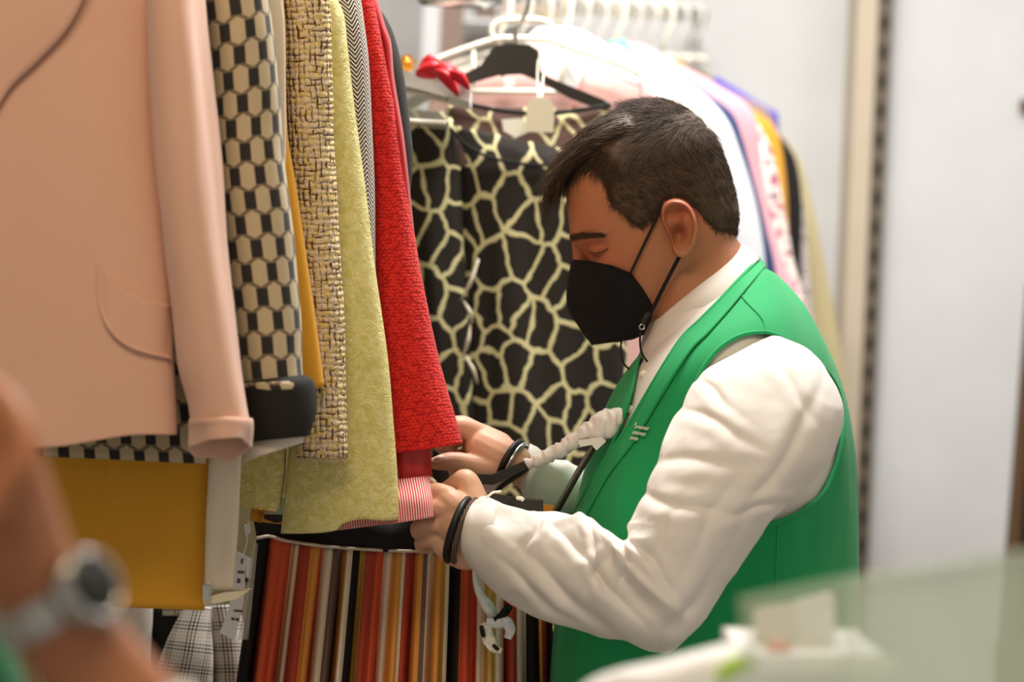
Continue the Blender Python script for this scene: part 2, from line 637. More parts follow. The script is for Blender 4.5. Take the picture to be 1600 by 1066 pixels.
def m_stripe():
    m = Mat('striped_corduroy', rough=0.85, spec=0.2)
    vec, u, v = m.uv()
    K, Rd, Dr, Cr, Or, Go, Br = (lin(34, 30, 28), lin(222, 96, 58), lin(186, 76, 54), lin(238, 222, 196),
                                 lin(234, 160, 76), lin(216, 172, 88), lin(116, 92, 82))
    st = [(0, K), (90, Rd), (205, Cr), (222, Go), (227, Cr), (248, Dr), (312, Or), (352, Rd), (368, Br), (378, Cr), (436, Br), (470, K), (480, Or),
          (508, Cr), (538, K), (572, Go), (612, Dr), (668, Rd), (704, Cr), (748, Or), (798, Cr), (826, Dr), (880, Or), (915, Br), (940, Cr),
          (982, Or), (1042, Cr), (1060, K), (1120, Rd), (1160, Dr), (1172, Rd), (1214, Cr), (1254, Go), (1310, Cr), (1345, Dr), (1420, Cr), (1470, K),
          (1535, Or), (1552, Dr), (1575, K), (1640, Cr), (1700, Rd), (1800, K)]
    x = m.f('DIVIDE', u, 2000.0)
    h1 = [(a / 2000, c) for a, c in st[:24]]
    h2 = [(0.0, st[23][1])] + [(a / 2000, c) for a, c in st[24:]]
    c = m.mix(m.f('GREATER_THAN', u, st[24][0] - 0.01), m.ramp(x, h1), m.ramp(x, h2))
    n = m.noise(m.xyz(m.f('MULTIPLY', u, 0.12), m.f('MULTIPLY', v, 0.02)), 1.0, 3)
    m.color(m.mix(0.35, c, m.mix(n, (0.5, 0.5, 0.5, 1), (1.2, 1.2, 1.2, 1)), 'MULTIPLY'))
    m.bump(m.f('SINE', m.f('MULTIPLY', u, 0.9)), 0.3, 0.0008)
    return m.m


def m_plaid():
    m = Mat('black_white_plaid', rough=0.85, spec=0.2)
    vec, u, v = m.uv()

    def band(x):
        f1 = m.f('FRACT', m.f('DIVIDE', x, 34.0))
        grp = m.step(m.f('ABSOLUTE', m.f('SUBTRACT', f1, 0.5)), 0.27, 0.31)
        fine = m.step(m.f('ABSOLUTE', m.f('SUBTRACT', m.f('FRACT', m.f('DIVIDE', x, 5.6)), 0.5)), 0.2, 0.3)
        return m.f('MAXIMUM', m.f('MULTIPLY', grp, fine), m.f('MULTIPLY', fine, 0.3))
    a, b = band(u), band(v)
    c = m.f('MINIMUM', m.f('ADD', m.f('MULTIPLY', a, 0.6), m.f('MULTIPLY', b, 0.6)), 1.0)
    m.color(m.mix(c, lin(216, 206, 192), lin(36, 34, 36)))
    return m.m


def m_giraffe(name, base, alpha=1.0):
    m = Mat(name, rough=0.75, spec=0.25)
    vec, u, v = m.uv()
    n1, n2 = m.noise(vec, 0.03, 2), m.noise(m.xyz(m.f('ADD', u, 300.0), v), 0.03, 2)
    X = m.f('ADD', m.f('DIVIDE', u, 43.0), m.f('MULTIPLY', n1, 0.4))
    Y = m.f('ADD', m.f('DIVIDE', v, 57.0), m.f('MULTIPLY', n2, 0.4))
    vo = m.node('ShaderNodeTexVoronoi', Vector=m.xyz(X, Y), Scale=1.0, Randomness=0.9)
    vo.voronoi_dimensions = '2D'
    vo.feature = 'DISTANCE_TO_EDGE'
    k = m.f('SUBTRACT', 1.0, m.step(vo.outputs[0], 0.056, 0.086))
    m.color(m.mix(k, base, lin(212, 202, 152)))
    m.bump(k, 0.4, 0.001)
    if alpha < 1:
        m.put(m.b.inputs['Alpha'], m.f('MAXIMUM', k, alpha))
    return m.m


def m_floral():
    m = Mat('floral_print', rough=0.8, spec=0.2)
    vec, u, v = m.uv()
    n = m.noise(vec, 0.07, 2)
    n2 = m.noise(m.xyz(u, v, 40.0), 0.09, 2)
    c = m.mix(m.step(n, 0.52, 0.58), lin(242, 232, 220), lin(206, 110, 132))
    c = m.mix(m.step(n2, 0.6, 0.64), c, lin(110, 84, 110))
    m.color(c)
    return m.m


def m_speckle():
    m = Mat('speckled_print', rough=0.8, spec=0.2)
    vec, u, v = m.uv()
    m.color(m.mix(m.step(m.noise(vec, 0.12, 2), 0.5, 0.56), lin(224, 216, 210), lin(150, 136, 140)))
    return m.m


def m_skin():
    m = Mat('skin', rough=0.48, spec=0.35)
    a = m.nt.nodes.new('ShaderNodeAttribute')
    a.attribute_name = 'tint'
    o = m.obj()
    n = m.noise(o, 60.0, 3)
    mott = m.f('ADD', m.f('MULTIPLY', m.noise(o, 22.0, 4), 0.16), m.f('SUBTRACT', a.outputs['Fac'], 0.08))
    base = m.ramp(mott, [(0.0, lin(226, 182, 152)), (0.5, lin(176, 118, 82)), (1.0, lin(176, 88, 66))], False)
    m.color(m.mix(m.f('MULTIPLY', n, 0.22), base, lin(150, 88, 58)))
    m.b.inputs['Subsurface Weight'].default_value = 0.12
    m.b.inputs['Subsurface Radius'].default_value = (0.010, 0.004, 0.002)
    m.b.inputs['Subsurface Scale'].default_value = 0.5
    m.bump(m.noise(o, 350.0, 2), 0.12, 0.0006)
    return m.m


def m_hair():
    m = Mat('dark_brown_hair', rough=0.6, spec=0.25)
    n = m.noise(m.obj(), 90.0, 3)
    m.color(m.mix(n, lin(54, 40, 30), lin(92, 72, 54)))
    return m.m


def m_sheer(name, rgb, alpha):
    m = Mat(name, lin(*rgb), 0.7, spec=0.2)
    vec, u, v = m.uv()
    n = m.noise(vec, 0.05, 2)
    m.put(m.b.inputs['Alpha'], m.f('ADD', alpha - 0.05, m.f('MULTIPLY', n, 0.1)))
    return m.m


def m_clear(name, rgb, rough=0.06, alpha=0.35):
    m = Mat(name, lin(*rgb), rough, spec=0.6)
    n = m.noise(m.obj(), 5.0, 2)
    m.put(m.b.inputs['Alpha'], m.f('ADD', alpha - 0.04, m.f('MULTIPLY', n, 0.08)))
    return m.m


def m_braid():
    m = Mat('brown_braid', rough=0.7, spec=0.2)
    n = m.nt.nodes.new('ShaderNodeTexWave')
    m.put(n.inputs['Vector'], m.obj())
    n.inputs['Scale'].default_value = 120.0
    m.color(m.mix(n.outputs['Fac'], lin(58, 42, 34), lin(120, 98, 84)))
    m.bump(n.outputs['Fac'], 0.6, 0.001)
    return m.m


M.update(hex=m_hex(), tweed=m_tweed(), lime=m_lime(), herring=m_herring(), redknit=m_redknit(), pin=m_pin(), stripe=m_stripe(),
         plaid=m_plaid(), giraffe=m_giraffe('giraffe_print', lin(40, 34, 28)), giraffe_sheer=m_giraffe('sheer_giraffe_print', lin(104, 76, 68), 0.8),
         floral=m_floral(), speckle=m_speckle(), skin=m_skin(), hair=m_hair(), sheer_pink=m_sheer('sheer_pink', (236, 190, 182), 0.85),
         clear=m_clear('clear_acrylic', (225, 222, 205), 0.08, 0.30), glass=m_clear('green_tinted_glass', (214, 228, 206), 0.05, 0.34),
         frosted=m_clear('frosted_green_glass', (226, 242, 226), 0.4, 0.52), clear_hook=m_clear('clear_hook', (240, 238, 230), 0.1, 0.5), brown_braid=m_braid())


# ------------------------------------------------------------------ the room
def struct(o):
    o['kind'] = 'structure'
    return o


WY = 4.75
struct(wbox('floor', (-3.2, -1.0, -0.06), (3.2, WY, 0.0), M['floor']))
struct(wbox('ceiling', (-3.2, -0.2, 2.86), (3.2, WY, 2.92), M['ceil']))
struct(wbox('wall_back', (-3.2, WY, 0.0), (3.2, WY + 0.08, 2.86), M['wall']))
struct(wbox('wall_left', (-3.26, -0.2, 0.0), (-3.2, WY, 2.86), M['wall']))
xs = P(1326, 300, 4.62)[0]
xe = P(1358, 300, 4.62)[0]
x2 = P(1384, 300, 4.62)[0]
struct(wbox('trim_1', (xs, 4.62, 0.0), (xe, WY, 2.86), M['beige_panel']))
std = thing('slotted_upright', 'dark grey slotted metal shelf upright running up the white wall', 'upright', (xe + 0.02, 4.68, 0.0))
wbox('post', (xe + 0.002, 4.64, 0.0), (x2, WY - 0.001, 2.85), M['dark_metal'], std)
slot_me = None
for k in range(46):
    z = 0.12 + k * 0.0585
    lo, hi = (xe + 0.010, 4.6375, z), (x2 - 0.008, 4.641, z + 0.028)
    if slot_me is None:
        so = wbox('slot', lo, hi, M['slot'], std)
        slot_me = so.data
        z0 = so.location.z
    else:
        o = so.copy()
        COL.objects.link(o)
        o.location.z = z0 + k * 0.0585
# white panel sheet right of the upright and a dark framed mirror at the right edge
struct(wbox('trim_2', (x2 + 0.004, 4.70, 0.0), (x2 + 0.9, WY, 2.86), M['wall']))
q = P(1583, 700, 4.2)
fr = thing('picture_frame', 'dark brown framed panel leaning at the right edge behind the glass', 'frame', (q[0] + 0.1, q[1], 0.02))
prism('frame_rail', [(1612, 440), (1622, 440), (1582, 1010), (1566, 1010)], 4.2, 4.24, M['brown'], fr)
prism('panel', [(1621, 440), (1900, 440), (1900, 1010), (1581, 1010)], 4.205, 4.23, M['black'], fr)
prism('foot', [(1566, 1010), (1900, 1010), (1900, 1180), (1560, 1180)], 4.2, 4.26, M['brown'], fr)
hk = thing('wall_hook', 'small dark hook on the white wall at the right edge', 'hook', P(1600, 166, 4.68))
prism('hook_plate', [(1596, 156), (1612, 156), (1612, 176), (1596, 176)], 4.675, 4.70, M['brown'], hk, bevel=0.002)
tube('hook_arm', [(1604, 168, 4.68), (1604, 172, 4.65), (1604, 164, 4.635)], 0.004, M['brown'], hk, m=8)

# ------------------------------------------------------------------ left rail of jackets
rail_a, rail_b = P(-120, -330, 2.18), P(640, -330, 2.66)
rail = thing('clothes_rail', 'chrome clothes rail that carries the jackets on the left', 'rail', (rail_b[0], rail_b[1], 0.0))
tube('bar', np.stack([rail_a + (rail_b - rail_a) * t for t in np.linspace(-0.4, 0.93, 6)]), 0.0125, M['chrome'], rail, n=14, px=False)
for e in (-0.4, 0.93):
    q = rail_a + (rail_b - rail_a) * e
    tube('post', [(q[0], q[1], q[2]), (q[0], q[1], 2.858)], 0.014, M['chrome'], rail, n=12, px=False)


def folds(amp, period, seed, vert=260.0):
    """soft vertical folds that deepen towards the hem"""
    def f(PH, t, px, py, u, v):
        return amp * (0.35 + 0.65 * t) * (fbm(u / period + seed, v / vert, seed, 2) * 1.6)
    return f


def seam_on(L, pts, name, mat, parent, r=0.0011, lift=0.0006, m=40, n=5):
    p = spline(np.asarray(pts, float), m)
    W = np.array([L.near(a, b, lift) for a, b in p])
    W[1:-1] = (W[:-2] + W[1:-1] * 2 + W[2:]) / 4
    return tube(name, W, r, mat, parent, n=n, px=False)


# pink wool jacket --------------------------------------------------
pk = thing('pink_jacket', 'pale pink wool jacket with curved flap pocket, nearest on the left rail', 'jacket', P(60, 700, 2.26))
body = Loft([(-60, -190, 190, -190, 2.27, .012), (-190, -150, 240, -150, 2.27, .03), (-240, -60, 250, -40, 2.265, .036), (-250, 80, 240, 80, 2.262, .038),
             (-262, 220, 244, 220, 2.26, .038), (-270, 400, 262, 400, 2.258, .038), (-285, 560, 268, 560, 2.258, .038), (-300, 640, 272, 645, 2.258, .038),
             (-310, 704, 273, 679, 2.258, .038)], n=120, m=150, p=3.0,
            disp=lambda PH, t, px, py, u, v: 0.004 * fbm(u / 190, v / 420, 3, 2) + 0.006 * np.exp(-((px - 40) / 60) ** 2) * np.exp(-((py - 690) / 60) ** 2))


def wavy_hem(L, f):
    k = np.clip((np.arange(L.m) / (L.m - 1) - 0.72) / 0.28, 0, 1)[:, None]
    L.py = L.py + k * f(L.px)


wavy_hem(body, lambda x: 9 * np.exp(-((x - 75) / 75) ** 2) - 5 * np.exp(-((x - 215) / 60) ** 2) + 3)
body.build('body', M['pink_wool'], pk, solid=0.003, off=-1)
# near front panel edge and lapel
fp_px, fp_py, fp_d = [], [], []
for yy in np.linspace(60, 560, 60):
    xx = np.linspace(3 - 0.0006 * (yy - 250), 62, 14)
lap_top = spline([(-40, 250), (10, 146), (60, 95), (105, 45), (133, -10), (150, -80), (150, -150)], 60)
lap_bot = spline([(-60, 60), (-60, 30), (-50, 0), (-30, -40), (0, -80), (40, -120), (80, -160)], 60)
s_ = np.linspace(0, 1, 16)[None, :]
LX = lap_bot[:, 0:1] * (1 - s_) + lap_top[:, 0:1] * s_
LY = lap_bot[:, 1:2] * (1 - s_) + lap_top[:, 1:2] * s_
LD = 2.2185 - 0.007 * np.sin(np.clip(s_, 0, 1) * math.pi * 0.85) + 0 * LX
sheet('lapel', LX, LY, LD, M['pink_wool'], pk, solid=0.004, off=0)
seam_on(body, [(222, 62), (196, 90), (165, 145), (147, 200), (139, 270), (141, 340), (150, 400), (156, 420)], 'princess_seam', M['pink_wool'], pk, 0.0022, 0.0004)
# pocket
pt = spline([(154, 410), (175, 437), (205, 458), (240, 471), (268, 477)], 40)
pb = spline([(154, 412), (158, 480), (176, 521), (208, 546), (268, 563)], 40)
s_ = np.linspace(0, 1, 18)[None, :]
PX = pt[:, 0:1] * (1 - s_) + pb[:, 0:1] * s_
PY = pt[:, 1:2] * (1 - s_) + pb[:, 1:2] * s_
PD = np.array([[F * 0 + np.linalg.norm(0) for _ in range(18)] for _ in range(40)])
for i in range(40):
    for j in range(18):
        body.near(PX[i, j], PY[i, j])
        hit = body.kd.find((PX[i, j], PY[i, j], 0))
        PD[i, j] = body.kpts[hit[1]][2]
for _ in range(6):
    PD[1:-1, 1:-1] = (PD[:-2, 1:-1] + PD[2:, 1:-1] + PD[1:-1, :-2] + PD[1:-1, 2:]) / 4
PD -= 0.0052 * np.clip((PX - 152) / 20, 0.25, 1)
pocket = sheet('pocket', PX, PY, PD, M['pink_wool'], pk, solid=0.005, off=0)
tube('pocket_edge', np.stack((pb[:, 0] - 1, pb[:, 1] - 3, np.minimum(PD[:, -1], 2.24) - 0.0022), 1), 0.0018, M['pink_wool'], pocket, n=6)
sl = Loft([(215, -160, 300, -175, 2.255, .02), (222, -80, 312, -70, 2.245, .042), (224, 20, 318, 20, 2.24, .045), (228, 130, 330, 130, 2.238, .044), (236, 260, 344, 260, 2.236, .042),
           (250, 380, 354, 380, 2.236, .040), (266, 480, 365, 480, 2.236, .038), (278, 570, 374, 570, 2.236, .037), (295, 628, 382, 628, 2.236, .035),
           (301, 660, 387, 658, 2.236, .034)], n=72, m=120,
          disp=lambda PH, t, px, py, u, v: (1 - t ** 6) * 0.009 * np.sin(PH * 2.4 + 1.9) * np.exp(-((t - .45) / .45) ** 2) * (np.abs(PH) < 2.6) + 0.004 * fbm(u / 40, v / 300, 9, 2))
sl.build('sleeve', M['pink_wool'], pk, solid=0.003, off=-1)
cuff = Loft([(301, 655, 390, 655, 2.236, .0385), (300, 660, 392, 660, 2.236, .0395), (302, 672, 392, 672, 2.236, .038), (304, 696, 389, 690, 2.236, .037)], n=72, m=24,
            disp=lambda PH, t, px, py, u, v: .0045 * t * np.sin(PH * 3 + 1.0))
wavy_hem(cuff, lambda x: 6 * np.sin((x - 305) / 85 * 3.3))
cuff.py = cuff.py + np.linspace(0, 1, 24)[:, None] * (4 - 17 * np.cos(cuff.PH) + 4 * np.sin(cuff.PH * 5) * (np.cos(cuff.PH) < 0))
cuff.build('cuff', M['pink_wool'], pk, solid=0.003, off=-1)

# hexagon print jacket ---------------------------------------------
hx = thing('hexagon_print_jacket', 'beige and black hexagon print jacket with black cuff, behind the pink jacket', 'jacket', P(300, 720, 2.33))
Loft([(20, -190, 240, -190, 2.338, .008), (-100, -130, 330, -140, 2.338, .012), (-160, 100, 320, 100, 2.338, .012), (-150, 400, 315, 400, 2.338, .012),
      (20, 600, 315, 610, 2.338, .012), (40, 712, 320, 725, 2.338, .012)], n=90, m=80, p=3, disp=folds(.003, 90, 4)).build('body', M['hex'], hx, solid=0.002)
sl = Loft([(285, -150, 385, -165, 2.33, .015), (300, -70, 405, -70, 2.32, .034), (318, 20, 418, 0, 2.315, .036), (322, 150, 434, 130, 2.315, .036), (328, 260, 442, 250, 2.315, .036), (346, 400, 458, 390, 2.315, .036),
           (362, 500, 467, 495, 2.315, .035), (374, 590, 470, 585, 2.315, .034), (380, 606, 474, 598, 2.315, .034)], n=80, m=120,
          disp=lambda PH, t, px, py, u, v: 0.003 * fbm(u / 50, v / 120, 5, 2))
sl.build('sleeve', M['hex'], hx, solid=0.002, off=-1)
cf = Loft([(378, 600, 474, 590, 2.315, .035), (374, 606, 486, 598, 2.312, .040), (379, 640, 490, 632, 2.312, .041), (386, 668, 487, 655, 2.312, .040), (392, 690, 479, 680, 2.312, .037)], n=72, m=24)
cfo = cf.build('cuff', M['black_cloth'], hx, solid=0.003, off=-1)
tp = Loft([(375, 603, 478, 592, 2.313, .0385), (371, 600, 484, 597, 2.311, .042), (375, 612, 489, 607, 2.311, .0425)], n=72, m=8)
tp.build('cuff_piping', M['hex'], hx, solid=0.0015)
ln = Loft([(398, 672, 470, 664, 2.316, .030), (385, 700, 474, 684, 2.316, .033), (378, 722, 472, 692, 2.316, .034)], n=64, m=12)
ln.build('cuff_lining', M['white_lining'], hx, solid=0.0015)

# cream dress strip -------------------------------------------------
cd = thing('cream_dress', 'cream sleeveless dress showing as a thin strip behind the hexagon jacket', 'dress', P(360, 930, 2.375))
Loft([(250, -190, 330, -190, 2.364, .006), (200, -140, 410, -150, 2.364, .008), (230, 0, 440, 0, 2.364, .008), (250, 130, 445, 130, 2.364, .008), (260, 262, 446, 262, 2.364, .008), (280, 420, 430, 420, 2.364, .008),
      (318, 560, 390, 560, 2.372, .008), (328, 690, 377, 690, 2.374, .006), (324, 820, 370, 820, 2.374, .006), (322, 922, 362, 922, 2.374, .006)], n=60, m=110, p=2.6,
     disp=folds(.002, 25, 7)).build('body', M['cream'], cd, solid=0.0015)
prism('hem_card', [(318, 936), (352, 927), (384, 925), (366, 936), (342, 941), (320, 944)], 2.366, 2.39, M['tag'], cd, bevel=0.001)
# small chrome clip
cl = thing('chrome_clip', 'small chrome clip gripping the cream dress hem beside the mustard coat', 'clip', P(324, 925, 2.365))
prism('jaw', [(318, 914), (327, 912), (328, 936), (319, 938)], 2.360, 2.372, M['chrome'], cl, bevel=0.001)
tube('spring', [(318, 915, 2.359), (323, 910, 2.357), (328, 915, 2.359)], 0.0012, M['chrome'], cl, m=8)

# mustard coat ------------------------------------------------------
mu = thing('mustard_coat', 'mustard yellow coat, hem hanging lowest below the pink jacket', 'coat', P(220, 950, 2.39))
b = Loft([(60, -190, 260, -190, 2.394, .008), (-20, -130, 350, -140, 2.394, .012), (-30, 200, 340, 200, 2.394, .012), (-10, 560, 330, 560, 2.394, .012), (20, 700, 329, 705, 2.394, .012),
          (40, 840, 323, 840, 2.394, .012), (60, 944, 317, 954, 2.394, .012)], n=90, m=90, p=3.2, disp=folds(.003, 120, 8))
b.build('body', M['mustard'], mu, solid=0.002)
seam_on(b, [(165, 716), (165, 740), (166, 772)], 'vent_seam', M['mustard'], mu)
Loft([(330, -160, 410, -165, 2.388, .008), (350, 0, 440, 0, 2.388, .011), (380, 200, 446, 200, 2.388, .011), (400, 280, 458, 280, 2.388, .011), (420, 400, 476, 400, 2.388, .011), (436, 520, 493, 520, 2.388, .011), (444, 604, 504, 606, 2.388, .011)],
     n=60, m=80, p=2.6).build('sleeve', M['mustard'], mu, solid=0.002, off=-1)

# boucle tweed jacket -----------------------------------------------
tw = thing('tweed_jacket', 'cream and brown boucle tweed jacket with frayed cuff', 'jacket', P(500, 715, 2.42))
tfold = lambda PH, t, px, py, u, v: 0.003 * fbm(u / 40, v / 130, 15, 2) + 0.0012 * fbm(u / 5, v / 5, 16, 2)
sl = Loft([(400, -160, 470, -165, 2.425, .010), (425, -60, 500, -60, 2.425, .018), (440, 30, 511, 30, 2.425, .020), (443, 120, 514, 120, 2.425, .020), (449, 250, 521, 250, 2.425, .020), (454, 400, 529, 400, 2.425, .020), (461, 520, 535, 520, 2.425, .020),
           (466, 620, 538, 620, 2.425, .020), (468, 716, 540, 715, 2.425, .020)], n=110, m=260, disp=tfold)
wavy_hem(sl, lambda x: 2.0 * fbm(x / 6, x * 0, 3, 2))
sl.build('sleeve', M['tweed'], tw, solid=0.003, off=-1)
Loft([(200, -190, 380, -190, 2.43, .008), (130, -130, 440, -140, 2.43, .012), (150, 300, 440, 300, 2.43, .012), (180, 640, 440, 640, 2.43, .012)], n=60, m=50, p=3).build('body', M['tweed'], tw, solid=0.002)
fr_parts = []
for k in range(150):
    ph = rng.uniform(-1.9, 1.9)
    x, dd = 504 + 36 * math.sin(ph), 2.425 - .0205 * math.cos(ph)
    y = 712 + rng.uniform(-3, 3)
    fr_parts.append(tube_geo(P(np.array([x, x + rng.normal(0, 2), x + rng.normal(0, 4)]), np.array([y, y + 5, y + rng.uniform(5, 11)]), np.full(3, dd)), 0.0005, 3))
fro = mk('fringe', *join_geo(fr_parts), M['tweed'], tw)
fro['kind'] = 'stuff'

# lime brocade coat -------------------------------------------------
lm = thing('lime_coat', 'lime yellow brocade coat with wide hem, between tweed and red jackets', 'coat', P(530, 825, 2.46))
lb = Loft([(430, -160, 478, -165, 2.468, .012), (455, -60, 502, -56, 2.468, .018), (478, -10, 519, -10, 2.468, .020), (486, 28, 534, 24, 2.468, .020), (488, 78, 540, 75, 2.468, .020), (488, 152, 549, 150, 2.468, .020), (488, 225, 559, 225, 2.468, .020),
           (488, 300, 569, 300, 2.468, .020), (486, 400, 581, 400, 2.468, .020), (474, 570, 604, 570, 2.468, .021), (456, 700, 615, 695, 2.468, .021), (443, 834, 625, 812, 2.468, .021)], n=110, m=180, p=2.3,
          disp=lambda PH, t, px, py, u, v: 0.003 * fbm(u / 60, v / 260, 21, 2) + 0.003 * t * np.sin(u / 26 + 1) * np.clip(t - .5, 0, 1))
wavy_hem(lb, lambda x: 7 * np.sin((x - 443) / 182 * 3.14) * (x < 530) - 8 * np.exp(-((x - 560) / 30) ** 2))
lb.build('coat_side', M['lime'], lm, solid=0.0022, off=-1)
seam_on(lb, [(492, 718), (500, 750), (508, 785), (518, 815)], 'dart_seam', M['lime'], lm, 0.0009, 0.0)
l2 = Loft([(300, 300, 440, 300, 2.475, .012), (330, 600, 441, 600, 2.475, .013), (352, 720, 444, 720, 2.475, .014), (362, 790, 436, 797, 2.475, .014)], n=60, m=50, p=2.8, disp=folds(.003, 30, 22))
l2.build('front_panel', M['lime'], lm, solid=0.002)

# herringbone coat --------------------------------------------------
hb = thing('herringbone_coat', 'black and white herringbone coat showing between the lime and red coats', 'coat', P(560, 700, 2.495))
Loft([(480, -160, 515, -168, 2.502, .01), (490, -60, 548, -50, 2.498, .02), (500, 0, 560, -4, 2.495, .023), (510, 40, 566, 36, 2.493, .024), (515, 100, 573, 96, 2.493, .024), (520, 200, 578, 200, 2.493, .024), (525, 300, 582, 300, 2.493, .024), (530, 400, 583, 400, 2.493, .024),
      (530, 690, 590, 690, 2.493, .024)], n=80, m=110, disp=folds(.002, 40, 31)).build('sleeve', M['herring'], hb, solid=0.002, off=-1)
Loft([(300, -190, 470, -190, 2.51, .008), (250, -130, 530, -140, 2.51, .01), (260, 300, 540, 300, 2.51, .012), (280, 700, 540, 700, 2.51, .012)], n=48, m=30, p=3).build('body', M['herring'], hb, solid=0.002)

# red knit jacket ---------------------------------------------------
rd = thing('red_jacket', 'bright red textured knit jacket held at its hem by the man', 'jacket', P(660, 700, 2.545))
rb = Loft([(480, -150, 535, -160, 2.545, .012), (520, -60, 568, -50, 2.54, .020), (545, 0, 584, -4, 2.538, .022), (560, 60, 596, 60, 2.536, .024), (566, 120, 606, 120, 2.535, .025), (572, 220, 624, 220, 2.535, .026), (578, 330, 641, 330, 2.535, .027), (582, 430, 655, 430, 2.534, .028), (588, 530, 675, 530, 2.533, .029),
           (592, 620, 696, 610, 2.531, .030), (590, 712, 722, 694, 2.529, .031)], n=150, m=240, p=2.2,
          disp=lambda PH, t, px, py, u, v: 0.003 * fbm(u / 50, v / 160, 41, 2) + 0.0005 * fbm(u / 5, v / 5, 47, 2))
rb.build('knit_front', M['redknit'], rd, solid=0.002, off=-1)
# satin yoke and side strip on the shoulder
Loft([(560, -60, 572, -50, 2.548, .017), (575, 0, 588, -4, 2.546, .020), (588, 40, 601, 40, 2.545, .021), (596, 66, 610, 66, 2.544, .021), (602, 120, 615, 120, 2.543, .021), (618, 220, 631, 220, 2.542, .021), (630, 330, 643, 330, 2.541, .018), (640, 400, 650, 400, 2.54, .012)], n=40, m=60).build('satin_trim', M['red_satin'], rd, solid=0.0015)
seam_on(rb, [(584, 66), (592, 64), (598, 65)], 'trim_seam', M['red_satin'], rd, 0.001, 0.001)
Loft([(600, 690, 672, 690, 2.535, .020), (606, 715, 672, 712, 2.535, .021), (612, 752, 673, 746, 2.535, .022)], n=60, m=24, p=2.4, disp=folds(.002, 14, 44)).build('satin_lining', M['red_satin'], rd, solid=0.0012)
pin = Loft([(598, 752, 672, 744, 2.515, .024), (604, 780, 677, 776, 2.49, .025), (606, 820, 682, 808, 2.484, .025)], n=70, m=20, p=2.6)
pin.build('pinstripe_cuff', M['pin'], rd, solid=0.0012)
p2 = Loft([(520, 800, 612, 800, 2.545, .016), (528, 829, 612, 818, 2.545, .016)], n=50, m=10, p=2.6)
p2.build('pinstripe_hem', M['pin'], rd, solid=0.0012)

# black coat --------------------------------------------------------
bk = thing('black_coat', 'black coat hanging furthest back on the left rail', 'coat', P(610, 700, 2.59))
Loft([(520, -100, 545, -110, 2.60, .01), (535, -40, 566, -42, 2.592, .02), (552, 0, 580, -4, 2.59, .024), (560, 20, 603, 30, 2.588, .027), (566, 60, 617, 62, 2.587, .029), (575, 120, 631, 120, 2.586, .03), (580, 200, 641, 200, 2.586, .03), (584, 245, 644, 245, 2.586, .03), (586, 330, 636, 330, 2.586, .03),
      (590, 500, 628, 500, 2.586, .028), (592, 690, 620, 690, 2.588, .024)], n=70, m=110, disp=folds(.003, 40, 51)).build('sleeve', M['black_coat'], bk, solid=0.002)
Loft([(340, -190, 510, -190, 2.60, .008), (300, -130, 555, -130, 2.60, .012), (310, 300, 575, 300, 2.60, .014), (320, 700, 570, 700, 2.60, .014)], n=48, m=30, p=3).build('body', M['black_coat'], bk, solid=0.002)

# ------------------------------------------------------------------ lower left: skirts below
DS = 2.60
sk = thing('striped_skirt', 'orange, red, cream and black vertically striped skirt with black waistband', 'skirt', P(620, 1400, DS))
top = spline([(404, 842), (421, 839), (446, 846), (520, 856), (620, 862), (720, 866), (800, 900), (862, 930)], 360)
n_, m_ = 360, 70
tt = np.linspace(0, 1, m_)[:, None]
uu = np.linspace(0, 1, n_)[None, :]
xt = 402 + uu * (862 - 402)
xb = 300 + uu * (880 - 300)
ty = np.interp(xt[0], top[:, 0], top[:, 1])[None, :]
SX = xt * (1 - tt) + xb * tt
SY = ty * (1 - tt) + 1560 * tt
env = np.clip(0.25 + tt * 2.2, 0, 1)
wave = 0.016 * np.sin(uu * 2 * math.pi * 13 + 1.2 * np.sin(uu * 21)) + 0.008 * np.sin(uu * 2 * math.pi * 29 + 2)
SD = DS + 0.03 * (2 * uu - 1) ** 4 - env * wave - 0.015 * tt
# stripe coordinate: crop pixels of the photograph at y = 963, fabric coordinate constant along a thread
xm = xt + (xb - xt) * ((963 - 860) / 700.0)
U = (xm - 380) * 3.3333 + 0 * tt
sheet('skirt_front', SX, SY, SD, M['stripe'], sk, uv=np.stack((U, SY), -1), solid=0.002)
SXb = SX
sheet('skirt_back', SX[:, ::4], SY[:, ::4], SD[:, ::4] * 0 + DS + 0.075 - 0.03 * (2 * uu[:, ::4] - 1) ** 4, M['stripe'], sk, uv=np.stack((U, SY), -1)[:, ::4], solid=0.002)
seam = tube('waist_seam', np.stack((xt[0][::6], ty[0][::6] - 1, SD[0][::6] - 0.010), 1), 0.0018, M['cream'], sk, n=6)
wt_ = np.linspace(0, 1, 24)[:, None]
WX = (396 + uu[:, ::4] * (862 - 396)) * (1 - wt_) + xt[:, ::4] * wt_
WYt = np.interp(WX[0], [396, 440, 520, 640, 720, 862], [806, 818, 812, 808, 815, 850])[None, :]
WYY = WYt * (1 - wt_) + ty[:, ::4] * wt_
WD = DS - 0.002 + 0.035 * (2 * uu[:, ::4] - 1) ** 4 + 0.004 * np.sin(uu[:, ::4] * 40) * wt_ + 0.010 * np.sin(wt_ * 3.1) * np.sin(uu[:, ::4] * 11)
sheet('waistband', WX, WYY, WD, M['black_cloth'], sk, solid=0.004)

